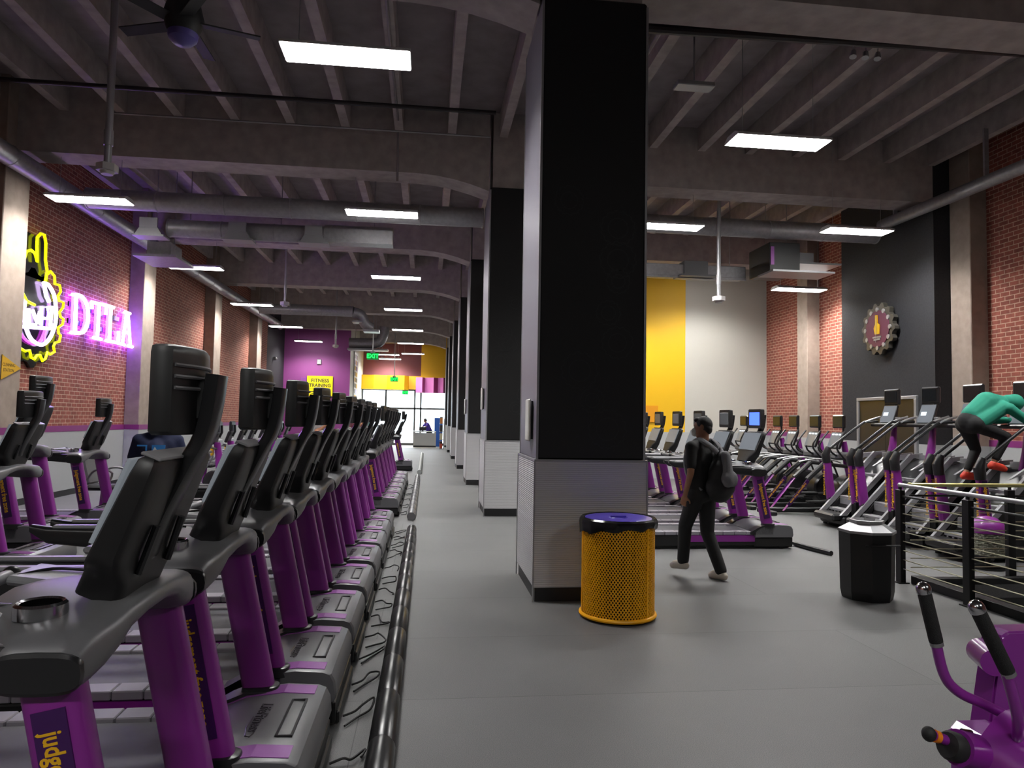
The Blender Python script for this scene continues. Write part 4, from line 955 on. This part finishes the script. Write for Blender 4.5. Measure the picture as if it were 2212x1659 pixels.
t = thing('hexagonal_bin', 'black many-sided bin with grey top beside the railing corner', 'trash can', (4.42, 6.72, 0))
def octa(r, z): return [Vector((r*math.cos(PI/4*k+PI/8), r*math.sin(PI/4*k+PI/8), z)) for k in range(8)]
b = BM(); loft(b, [octa(.235, 0), octa(.25, .08), octa(.262, .66)]); obj('body', b, mat('black_bin_shell', '0f0f10', .45), t, 0)
b = BM(); loft(b, [octa(.272, .655), octa(.27, .68), octa(.16, .745)], mi=0); obj('sloped_top', b, M_SILV, t, 0)
b = BM(); q = [[octa(.16, .742), octa(.165, .775), octa(.145, .778), octa(.125, .75)]]
loft(b, q[0], cap=False); obj('opening_rim', b, M_CORNER, t, 0)
b = BM(); loft(b, [octa(.13, .748), octa(.13, .752)]); obj('opening', b, M_RUB, t, 0)
b = BM(); box(b, -.18, .18, -.263, -.245, .55, .565, .004); obj('side_handle_line', b, M_BLK2, t, 0)

# ================================================================== STAIR RAILING
M_RPOST = mat('black_rail_post', '121213', .4, .3); M_CABLE = mat('pale_steel_cable', 'a8a48c', .35, .8); M_YRAIL = mat('yellow_reflection_rail', 'b8b478', .3, .7)  # far top rail is steel, its yellow reflection put into the colour
def railing(name, lab, p0, p1, posts, m_top, ztop=1.07):
    t = thing(name, lab, 'railing', (0, 0, 0)); p0 = Vector(p0); p1 = Vector(p1); d = (p1-p0).normalized()
    for s_ in posts:
        p = p0+d*s_; b = BM(); nx = .03 if abs(d.y) > .5 else .045; ny = .045 if abs(d.y) > .5 else .03
        box(b, p.x-nx, p.x+nx, p.y-ny, p.y+ny, 0, ztop-.05, .004); box(b, p.x-.012, p.x+.012, p.y-.012, p.y+.012, ztop-.05, ztop); box(b, p.x-.06, p.x+.06, p.y-.06, p.y+.06, 0, .012)
        obj('post', b, M_RPOST, t, 0)
    b = BM(); cyl(b, p0+Vector((0, 0, ztop)), p1+Vector((0, 0, ztop)), .022, n=14); ell(b, p0+Vector((0, 0, ztop)), (.026, .026, .026), 12, 8); obj('top_rail', b, m_top, t)
    b = BM(); cyl(b, p0+Vector((0, 0, ztop-.12)), p1+Vector((0, 0, ztop-.12)), .012, n=8); obj('sub_rail', b, M_RPOST, t)
    for k in range(8):
        z = .16+k*.1; b = BM(); cyl(b, p0+Vector((0, 0, z)), p1+Vector((0, 0, z)), .006, n=6); obj('cable', b, M_CABLE, t)
    return t
railing('stair_railing', 'black railing with silver top rail, side nearest the camera', (5.22, 7.33, 0), (5.22, 2.3, 0), (0, .99, 1.98, 3.0, 4.0, 5.0), M_STEEL)
railing('stair_railing', 'railing with yellowish top rail on the far side of the stair opening', (5.36, 7.36, 0), (9.4, 7.36, 0), (1.22, 2.4, 3.6), M_YRAIL)
b = BM(); box(b, 5.3, 5.42, 2.0, 7.28, .0, .09, .005); struct('trim_90', b, M_RPOST)
b = BM(); box(b, 5.42, 9.3, 7.2, 7.30, .0, .07, .005); struct('trim_91', b, M_RPOST)

# towel basket behind the railing
t = thing('wipes_basket', 'woven pale basket with purple dome cap behind the railing', 'wipes stand', (6.86, 8.02, 0))
b = BM(); lathe(b, [(.19, 0), (.19, .02), (.03, .04), (.03, .14), (.19, .15), (.19, .17)], 20); obj('black_stand', b, M_BLK, t)
b = BM(); rnd = random.Random(9)
for k in range(12):
    z = .18+k*.022; pts = []
    for i in range(36): r = .185+.012*(1 if (i+k) % 2 else -1); a = 2*PI*i/36; pts.append((r*math.cos(a), r*math.sin(a), z+rnd.uniform(-.006, .006)))
    tube(b, pts, .010, 5, close=True)
obj('woven_side', b, mat('woven_cream_strips', 'a8a898', .7, noise=.3, nscale=60), t, 60)
b = BM(); lathe(b, [(.2, .44), (.2, .50), (.17, .56), (.1, .62), (0, .64)], 24); obj('purple_cap', b, M_PURPLE, t)

# ================================================================== FOREGROUND PURPLE MACHINE (bottom right)
M_FG = mat('gloss_purple_frame', '7a2084', .3, .1, coat=.6)
M_FOAM = mat('black_foam_grip', '0c0c0d', .85, bump=.4, nscale=400)
t = thing('handle_machine', 'glossy purple machine with black foam handles at the bottom right corner', 'exercise machine', (0, 0, 0))
def grip(p_top, p_bot, rest, r=.0175):
    a, c = Vector(p_top), Vector(p_bot); d = (c-a).normalized()
    b = BM(); tube(b, smoothpath([c-d*.02]+[Vector(q) for q in rest], 6), .0135, 14); h = obj('handle_bar', b, M_FG, t)
    b = BM(); tube(b, [a, a+d*.006, c-d*.006, c], [r*.92, r, r, r*.95], 18); obj('foam_grip', b, M_FOAM, h)
    b = BM(); u, v = frame_of(d); rs = []
    for s_, rr in ((.0, r*1.08), (-.012, r*1.1), (-.02, r*.95), (-.027, r*.6), (-.030, r*.1)): rs.append(ring(a+d*s_, u, v, rr, rr, 20))
    loft(b, rs); obj('chrome_cap', b, M_CHROME, h)
    b = BM(); tube(b, [c-d*.002, c+d*.008], r*.98, 16); obj('collar', b, M_STEEL, h)
grip((1.335, 1.78, 1.275), (1.368, 1.78, 1.143), [(1.378, 1.78, 1.092), (1.394, 1.78, 1.049), (1.418, 1.78, 1.021), (1.451, 1.78, 1.0), (1.498, 1.78, .98), (1.62, 1.8, .92), (1.72, 1.85, .86)])
grip((1.358, 1.62, 1.268), (1.435, 1.62, 1.119), [(1.467, 1.63, 1.013), (1.51, 1.68, .93), (1.60, 1.8, .87), (1.70, 1.9, .83)])
b = BM(); prism(b, [(1.56, 0.05), (1.86, .05), (2.12, 1.11), (1.76, 1.105), (1.735, 1.09)], 'y', 1.98, 2.06); bmesh.ops.bevel(b, geom=list(b.edges), offset=.006, segments=2, affect='EDGES'); obj('frame_plate', b, M_FG, t, 30)
b = BM(); cyl(b, (1.66, 1.92, 1.035), (1.705, 2.03, 1.035), .038, n=20); obj('pivot_boss', b, M_FG, t)
b = BM(); cyl(b, (1.36, 1.7, .905), (1.66, 1.8, .80), .042, n=24); cyl(b, (1.36, 1.7, .905), (1.44, 1.725, .878), .044, n=24); cyl(b, (1.52, 1.78, .86), (1.60, 1.62, .80), .12, n=28); obj('pivot_arm', b, M_FG, t)
b = BM(); tube(b, [(1.325, 1.69, .918), (1.335, 1.693, .914), (1.375, 1.706, .898), (1.38, 1.708, .896)], [.03, .036, .036, .03], 18); obj('black_bumper', b, M_RUB, t)
b = BM(); cyl(b, (1.29, 1.695, .94), (1.34, 1.7, .92), .013, n=14); pin = obj('pin_shaft', b, M_FG, t)
b = BM(); cyl(b, (1.292, 1.695, .939), (1.305, 1.697, .934), .0155, n=16); obj('orange_ring', b, mat('orange_band', 'd87a10', .4), pin)
b = BM(); ell(b, (1.278, 1.694, .944), (.017, .017, .019)); obj('knob', b, M_RUB, pin)
b = BM(); tube(b, [(1.39, 1.72, .935), (1.42, 1.725, .928)], .008, 10); obj('small_bolt', b, M_CHROME, t)
b = BM(); box(b, 1.45, 2.3, 1.7, 1.78, 0, .06, .01); box(b, 1.45, 2.3, 2.3, 2.38, 0, .06, .01); box(b, 1.6, 1.72, 1.7, 2.38, 0.01, .07, .01); box(b, 1.58, 1.74, 1.74, 2.02, .06, .84, .02); obj('floor_frame', b, M_FG, t, 30)

# ================================================================== RECEPTION
t = thing('reception_desk', 'pale grey reception desk at the far end of the aisle', 'desk', (-.12, 42.4, 0))
b = BM(); box(b, -.66, .66, -.3, .35, .9, .95); box(b, -.66, -.56, -.3, .3, .1, .9); box(b, .56, .66, -.3, .3, .1, .9); obj('top_and_sides', b, mat('pale_grey_laminate', 'a8a8a6', .4), t, 0)
b = BM(); box(b, -.56, .56, -.24, -.2, .1, .85); obj('front_panel', b, M_WGREY, t, 0)
b = BM(); box(b, -.66, .66, -.27, .3, 0, .1); obj('kick_plate', b, M_BASEB, t, 0)
b = BM(); box(b, -.45, -.05, 42.3, 42.36, .97, 1.2, .01); box(b, -.3, -.2, 42.3, 42.42, .95, .98); tag(obj('desk_monitor', b, M_BLK, None, 0), 'dark monitor on the far reception desk', 'monitor')
b = BM(); box(b, .45, .95, 43.5, 43.6, .0, 1.75, .01); tag(obj('blue_banner', b, mat('blue_banner_cloth', '1d4f9a', .5), None, 0), 'blue banner stand behind the reception desk, right side', 'banner')
t = thing('product_shelf', 'shelf of packed goods beside the farthest columns', 'shelf', (.84, 40.3, 0))
b = BM(); box(b, -.14, .12, -.3, .3, 0, .04); 
for z in (.5, .95, 1.4): box(b, -.14, .12, -.3, .3, z, z+.03)
box(b, .1, .13, -.3, .3, 0, 1.7); obj('rack', b, M_SILV, t, 0)
rnd = random.Random(2); bi = None
cols = [mat('red_packet', '9a3a28', .5), mat('orange_packet', 'a86a30', .5), mat('black_packet', '202022', .5), mat('cream_packet', 'b8b090', .5)]
for z in (.04, .53, .98, 1.43):
    for k in range(5):
        b = BM(); y = 40.3-.27+k*.11; ci_ = rnd.randrange(4); box(b, .72, .88, y, y+.09, z+.002, z+.25+rnd.uniform(0, .12), .01); tag(obj('packet', b, cols[ci_], None, 0), '%s packet, %s from the front on the %s level of the far shelf' % (('red', 'orange', 'black', 'cream')[ci_], ORD[k] if k else 'first', {.04: 'bottom', .53: 'second', .98: 'third', 1.43: 'top'}[z]), 'packet', 'packets on the far shelf')
# ================================================================== PEOPLE
M_SKIN = mat('skin_tan', '8a5f45', .55); M_SKIN2 = mat('skin_warm', 'a06c50', .55)
M_HAIR = mat('dark_hair', '141110', .7, bump=.3, nscale=150)
def cap_(b, p0, p1, r0, r1, n=14, flat=1.0, up=Vector((0, 0, 1))):
    p0, p1 = Vector(p0), Vector(p1); tube(b, [p0, p1], [r0, r1], n, flat=flat, up=up)
    for p, r in ((p0, r0), (p1, r1)): ell(b, p, (r, r, r) if flat == 1 else (r, r*flat, r), n, 8)
def remesh(bm, name, mats, voxel=.012, smooth=5, parent=None):
    bmesh.ops.recalc_face_normals(bm, faces=bm.faces)
    me = bpy.data.meshes.new(name); bm.to_mesh(me); bm.free()
    o = bpy.data.objects.new(name, me); COL.objects.link(o)
    m1 = o.modifiers.new('r', 'REMESH'); m1.mode = 'VOXEL'; m1.voxel_size = voxel
    m2 = o.modifiers.new('s', 'SMOOTH'); m2.factor = .5; m2.iterations = smooth
    dg = bpy.context.evaluated_depsgraph_get(); dg.update(); me2 = bpy.data.meshes.new_from_object(o.evaluated_get(dg))
    bpy.data.objects.remove(o); bpy.data.meshes.remove(me)
    me2.name = name; me2.materials.clear()
    for q in (mats if isinstance(mats, (list, tuple)) else [mats]): me2.materials.append(q)
    me2.shade_smooth()
    o = bpy.data.objects.new(name, me2); COL.objects.link(o)
    if parent: o.parent = parent
    return o
def hand(b, wr, d, palm, curl=.5, s=1.0, thumb=1):
    """wr wrist, d direction of the hand, palm normal; five separate curled fingers"""
    d = Vector(d).normalized(); palm = Vector(palm); palm = (palm-d*palm.dot(d)).normalized(); side = d.cross(palm)*thumb
    wr = Vector(wr)
    M = Matrix((side, palm, d)).transposed().to_4x4()
    ell(b, wr+d*.045*s, (.040*s, .016*s, .05*s), 12, 8, M)
    for k, (off, L) in enumerate(((.030, .070), (.011, .080), (-.009, .075), (-.028, .058))):
        p = wr+d*.082*s+side*off*s; a = curl*.5; dd = d
        for j in range(3):
            dd = (d*math.cos(a)+palm*math.sin(a)).normalized(); q = p+dd*L*s*(.42, .32, .26)[j]
            cap_(b, p, q, (.0095-.001*j)*s, (.0088-.001*j)*s, 8); p = q; a += curl
    p = wr+d*.025*s+side*.032*s; q = p+(d*.6+side*.6+palm*.35).normalized()*.045*s; cap_(b, p, q, .012*s, .010*s, 8)
    cap_(b, q, q+(d*.9+palm*.5+side*.1).normalized()*.032*s, .010*s, .008*s, 8)
def person(root, J, face, skin, hair, shirt, pants, shoe, sleeve='short', vox=.012, hair_style='short', handcurl=.55, hood=False, pants_leg=True, thin=1.0, hair_label=None):
    g = lambda k: Vector(J[k])
    face = Vector(face).normalized(); up = (g('head')-g('neck')).normalized(); side = face.cross(up).normalized(); face = up.cross(side).normalized()*1
    if face.dot(Vector(J.get('fd', face))) < 0: face = -face
    HM = Matrix((side, face, up)).transposed().to_4x4(); h = g('head')
    b = BM()
    # head, face
    ell(b, h+up*.02, (.074, .094, .100), 20, 14, HM); ell(b, h-up*.045+face*.018, (.056, .068, .068), 16, 10, HM)
    ell(b, h-up*.018+face*.098, (.013, .020, .024), 10, 8, HM); ell(b, h-up*.062+face*.083, (.026, .012, .009), 10, 8, HM)
    ell(b, h-up*.095+face*.062, (.022, .02, .016), 10, 8, HM); ell(b, h+up*.03+face*.084, (.05, .014, .012), 10, 8, HM)
    for s_ in (-1, 1): ell(b, h-up*.005+side*s_*.075-face*.008, (.012, .022, .032), 10, 8, HM)
    cap_(b, g('neck')-up*.02, h-up*.07-face*.015, .056, .050)
    # torso
    for s_ in ('L', 'R'):
        cap_(b, g('hip'+s_), g('sh'+s_)*.6+g('chest')*.4, .095*thin, .085*thin); cap_(b, g('sh'+s_), g('chest'), .058, .10*thin)
        cap_(b, g('neck'), g('sh'+s_), .05, .052)
        cap_(b, g('sh'+s_), g('el'+s_), .050, .038); cap_(b, g('el'+s_), g('wr'+s_), .038, .026)
        cap_(b, g('hip'+s_), g('kn'+s_), .080, .052); cap_(b, g('kn'+s_), g('an'+s_), .052, .036)
        cap_(b, g('an'+s_), g('to'+s_)*.75+g('an'+s_)*.25, .034, .022)
        d = J.get('hd'+s_, (g('wr'+s_)-g('el'+s_)).normalized()); hand(b, g('wr'+s_), d, J.get('pm'+s_, (0, 0, -1)), handcurl, 1.0, 1 if s_ == 'L' else -1)
    cap_(b, g('pelvis'), g('chest'), .12*thin, .13*thin)
    body = remesh(b, 'body', skin, min(vox, .008) if vox < .015 else vox, 3, root)
    # eyes
    if vox < .015:
        for s_ in (-1, 1):
            b = BM(); ell(b, h+up*.008+face*.083+side*s_*.030, (.013, .008, .009), 10, 8, HM); obj('eye', b, mat('eye_white', 'd0ccc8', .3), root)
    # shirt
    b = BM()
    for s_ in ('L', 'R'):
        hipm = g('hip'+s_)+(g('chest')-g('pelvis')).normalized()*(.06 if hood else .03)
        cap_(b, hipm, g('sh'+s_)*.6+g('chest')*.4, .112*thin, .100*thin); cap_(b, g('sh'+s_), g('chest'), .072, .115*thin); cap_(b, g('neck')-up*.015, g('sh'+s_), .056, .066)
        e = g('sh'+s_)+(g('el'+s_)-g('sh'+s_))*(.72 if sleeve == 'short' else 1)
        cap_(b, g('sh'+s_), e, .068, .060 if sleeve == 'short' else .056)
        if sleeve == 'long': cap_(b, e, g('wr'+s_)*.9+g('el'+s_)*.1, .054, .038)
    cap_(b, g('pelvis')+(g('chest')-g('pelvis'))*.12, g('chest'), .128*thin, .145*thin)
    if hood:
        bk = Vector((-.05, 0, .055)); cap_(b, g('pelvis')*.75+g('chest')*.25+bk*.6, g('chest')+bk, .13, .15); cap_(b, g('chest')+bk, g('neck')+bk*.3, .15, .10)
    remesh(b, 'shirt' if not hood else 'hooded_top', shirt, vox*1.1, 4, root)
    # trousers
    b = BM()
    for s_ in ('L', 'R'):
        cap_(b, g('hip'+s_), g('kn'+s_), .105*thin, .078 if pants_leg else .068); cap_(b, g('kn'+s_), g('an'+s_)+(g('kn'+s_)-g('an'+s_))*(.06 if pants_leg else .2), .076 if pants_leg else .066, .066 if pants_leg else .05)
    cap_(b, g('hipL'), g('hipR'), .122*thin, .122*thin); cap_(b, g('pelvis'), g('pelvis')+(g('chest')-g('pelvis'))*(.32 if hood else .2), .138*thin, .136*thin)
    remesh(b, 'trousers', pants, vox*1.1, 4, root)
    for s_ in ('L', 'R'):
        b = BM(); a, t_ = g('an'+s_), g('to'+s_); d = (t_-a); d.normalize(); dn = Vector(J.get('dn'+s_, (0, 0, -1)))
        heel = a+dn*.045-d*.035; fr = t_+dn*.012; cap_(b, heel, a+dn*.01, .044, .050); cap_(b, heel, fr, .042, .040); cap_(b, heel+d*.06-dn*.03, fr-d*.03-dn*.01, .050, .042)
        remesh(b, 'shoe', shoe, .010 if vox < .015 else .02, 3, root)
    b = BM()
    if hood:
        ell(b, h+up*.02-face*.012, (.100, .118, .125), 20, 14, HM); cap_(b, h-up*.06-face*.04, g('neck')-up*.0, .085, .085)
        ob = remesh(b, 'hood', shirt, vox, 4, root)
    else:
        ell(b, h+up*.032-face*.016, (.083, .098, .100), 20, 14, HM)
        if hair_style == 'tuft': ell(b, h+up*.085+face*.045, (.06, .055, .04), 14, 10, HM)
        ell(b, h-up*.02-face*.06, (.07, .045, .06), 14, 10, HM)
        # keep the face free
        M_ = HM.copy(); M_.translation = h
        bmesh.ops.bisect_plane(b, geom=list(b.verts)+list(b.edges)+list(b.faces), plane_co=h+face*.052+up*.03, plane_no=(face-up*.55).normalized(), clear_outer=True)
        obj('hair', b, hair, root, 60)
    return body
# ---- man walking with backpack
t = thing('person', 'man in black t-shirt and black trousers walking away with a grey backpack, white shoes', 'person', (3.07, 7.62, 0), math.radians(30))
J = dict(pelvis=(0, .02, .97), hipL=(-.085, .02, .95), hipR=(.085, .02, .95), chest=(0, .03, 1.33), shL=(-.21, .0, 1.45), shR=(.21, .01, 1.45), neck=(0, .0, 1.53), head=(.02, .03, 1.665),
         elL=(-.28, -.05, 1.18), wrL=(-.275, .03, .93), elR=(.27, .03, 1.18), wrR=(.22, .17, .98), knL=(-.10, .17, .57), anL=(-.10, .20, .16), toL=(-.10, .34, .115), knR=(.095, .02, .50), anR=(.10, -.17, .085), toR=(.11, -.03, .045),
         pmL=(1, .3, 0), pmR=(-1, 0, 0), fd=(-.58, .8, 0))
person(t, J, (-.45, .88, 0), M_SKIN, M_HAIR, mat('black_tshirt', '0e0e10', .8), mat('black_trousers', '0d0d0f', .8), mat('white_sneaker', 'b5ac9e', .5), vox=.012, hair_style='tuft')
b = BM(); hq = Vector((.02, .03, 1.665)); ff = Vector((-.45, .88, 0)).normalized()
ell(b, hq+ff*.085-Vector((0, 0, .05)), (.045, .045, .05), 14, 10); obj('face_mask', b, mat('pale_face_mask', 'b8b8b4', .7), t)
# backpack
M_BP1, M_BP2 = mat('charcoal_backpack_cloth', '6a6a6e', .8, bump=.3, nscale=80), mat('black_backpack_cloth', '111113', .7)
t = thing('backpack', 'grey and black backpack worn by the walking man', 'backpack', (3.07, 7.62, 0), math.radians(30))
b = BM(); cap_(b, (-.03, -.20, 1.02), (.09, -.20, 1.02), .125, .125); cap_(b, (-.0, -.20, 1.05), (.05, -.19, 1.33), .125, .085); ell(b, (.03, -.2, .98), (.17, .11, .13)); ell(b, (.03, -.2, 1.15), (.15, .11, .2)); remesh(b, 'bag_body', M_BP2, .014, 5, t)
b = BM(); cap_(b, (-.02, -.315, 1.08), (.10, -.315, 1.08), .05, .05); cap_(b, (.01, -.31, 1.1), (.05, -.25, 1.36), .075, .06); ell(b, (.04, -.315, 1.12), (.13, .06, .09)); remesh(b, 'front_flap', M_BP1, .012, 4, t)
for s in (-1, 1):
    b = BM(); tube(b, smoothpath([(.03+s*.04, -.2, 1.40), (s*.085, -.12, 1.49), (s*.115, -.01, 1.535), (s*.12, .10, 1.47), (s*.13, .16, 1.33), (s*.15, .10, 1.12), (s*.13, -.08, .98)], 6), .034, 10, flat=.4, up=Vector((0, 1, 0))); obj('shoulder_strap', b, M_BP1, t)
b = BM(); tube(b, smoothpath([(.0, -.17, 1.40), (.03, -.19, 1.45), (.07, -.17, 1.40)], 4), .01, 8); obj('grab_loop', b, M_BP1, t)
# ---- climber
t = thing('person', 'person in teal hooded top and red shoes bent over the stair climber console', 'person', (0, 0, 0))
y = 8.68
J = dict(pelvis=(7.18, y, 1.80), hipL=(7.2, y+.09, 1.76), hipR=(7.2, y-.09, 1.76), chest=(7.50, y, 2.00), shL=(7.62, y+.18, 1.98), shR=(7.62, y-.18, 1.98), neck=(7.68, y, 2.04), head=(7.81, y-.02, 2.05),
         elL=(7.80, y+.24, 1.83), wrL=(8.0, y+.10, 1.82), elR=(7.80, y-.24, 1.83), wrR=(8.0, y-.12, 1.82), knL=(7.36, y+.1, 1.42), anL=(7.20, y+.09, 1.10), toL=(7.36, y+.09, 1.06), knR=(7.62, y-.12, 1.60), anR=(7.44, y-.1, 1.25), toR=(7.60, y-.1, 1.19),
         hdL=(.6, -.8, 0), hdR=(.6, .8, 0), fd=(.7, 0, -.7))
person(t, J, (.5, 0, -.85), M_SKIN2, M_HAIR, mat('teal_hooded_cloth', '1f8a72', .8), mat('black_leggings', '141416', .8), mat('coral_red_shoe', 'd8402c', .5), sleeve='long', vox=.012, hood=True, pants_leg=False)
b = BM(); tube(b, [(7.26, y-.11, 1.84), (7.30, y-.12, 1.83)], .018, 8); obj('waist_clip', b, mat('blue_band', '1a3f90', .5), t)
# ---- navy t-shirt person in the aisle between rows
def stand(x, y, rz, sc=1.0, arms='down', z=0):
    A = {'down': ((-.26, .0, 1.17), (-.27, .08, .93), (.26, .0, 1.17), (.27, .08, .93)), 'bent': ((-.27, -.04, 1.2), (-.2, .2, 1.25), (.27, -.04, 1.2), (.2, .2, 1.25)), 'run': ((-.27, -.12, 1.22), (-.2, .12, 1.2), (.27, .0, 1.2), (.15, .2, 1.36))}[arms]
    J = dict(pelvis=(0, 0, .97), hipL=(-.085, 0, .95), hipR=(.085, 0, .95), chest=(0, .02, 1.33), shL=(-.19, 0, 1.455), shR=(.19, 0, 1.455), neck=(0, 0, 1.53), head=(0, .02, 1.665), elL=A[0], wrL=A[1], elR=A[2], wrR=A[3],
             knL=(-.10, .12, .53), anL=(-.10, .06, .09), toL=(-.10, .2, .045), knR=(.10, .02, .50), anR=(.10, -.06, .09), toR=(.11, .09, .045), fd=(0, 1, 0))
    return {k: (tuple(c*sc for c in v) if k != 'fd' else v) for k, v in J.items()}
t = thing('person', 'person in navy t-shirt with light blue and white print standing behind the near treadmills', 'person', (-2.86, 8.02, 0), PI+.15)
person(t, stand(0, 0, 0, .985, 'bent'), (0, 1, 0), M_SKIN, M_HAIR, mat('navy_tshirt', '121a3c', .8), mat('black_shorts', '101012', .8), M_RUB, vox=.016)
b = BM()
box(b, .075, .17, .148, .156, 1.375, 1.39); box(b, .075, .09, .148, .156, 1.33, 1.385); box(b, -.10, .03, .150, .157, 1.25, 1.39)
obj('shirt_print', b, mat('light_blue_print', '2f7fc8', .6), t, 0)
b = BM(); prism(b, [(-.06, 1.26), (-.02, 1.34), (.0, 1.37), (.02, 1.33), (.01, 1.26)], 'y', .156, .160); box(b, -.09, .09, .152, .158, 1.215, 1.23); obj('shirt_print_white', b, mat('white_print', 'c8c8c8', .6), t, 0)
# ---- treadmill users and staff
for (x, y_, rz, lab, sh, arms, zz) in ((-1.62, 10.5, -PI/2, 'person in light grey shirt on the last treadmill of the front block, arm bent', mat('light_grey_shirt', '9a9a9c', .8), 'run', .24),
                              (-1.6, 16.15, -PI/2, 'person in maroon shirt on a treadmill in the second block', mat('maroon_shirt', '5e2430', .8), 'run', .24),
                              (-1.55, 18.35, -PI/2, 'person in mint shirt on the farthest treadmill of the second block', mat('mint_shirt', '7fb0a0', .8), 'bent', .24)):
    t = thing('person', lab, 'person', (x, y_, zz), rz)
    person(t, stand(0, 0, 0, 1, arms), (0, 1, 0), M_SKIN2, M_HAIR, sh, mat('dark_shorts', '18181c', .8), M_RUB, vox=.022)
t = thing('person', 'staff member in purple shirt leaning over the far reception desk', 'person', (.15, 42.95, 0), .5)
J = stand(0, 0, 0, .97, 'bent'); J.update(chest=(-.12, 0, 1.25), shL=(-.2, .15, 1.38), shR=(-.2, -.15, 1.38), neck=(-.24, 0, 1.44), head=(-.3, 0, 1.57), elL=(-.36, .2, 1.2), wrL=(-.56, .15, 1.1), elR=(-.36, -.2, 1.2), wrR=(-.56, -.15, 1.1))
person(t, J, (-1, 0, 0), M_SKIN2, M_HAIR, mat('purple_shirt', '3b2486', .8), mat('navy_trousers', '16183a', .8), M_RUB, vox=.024)
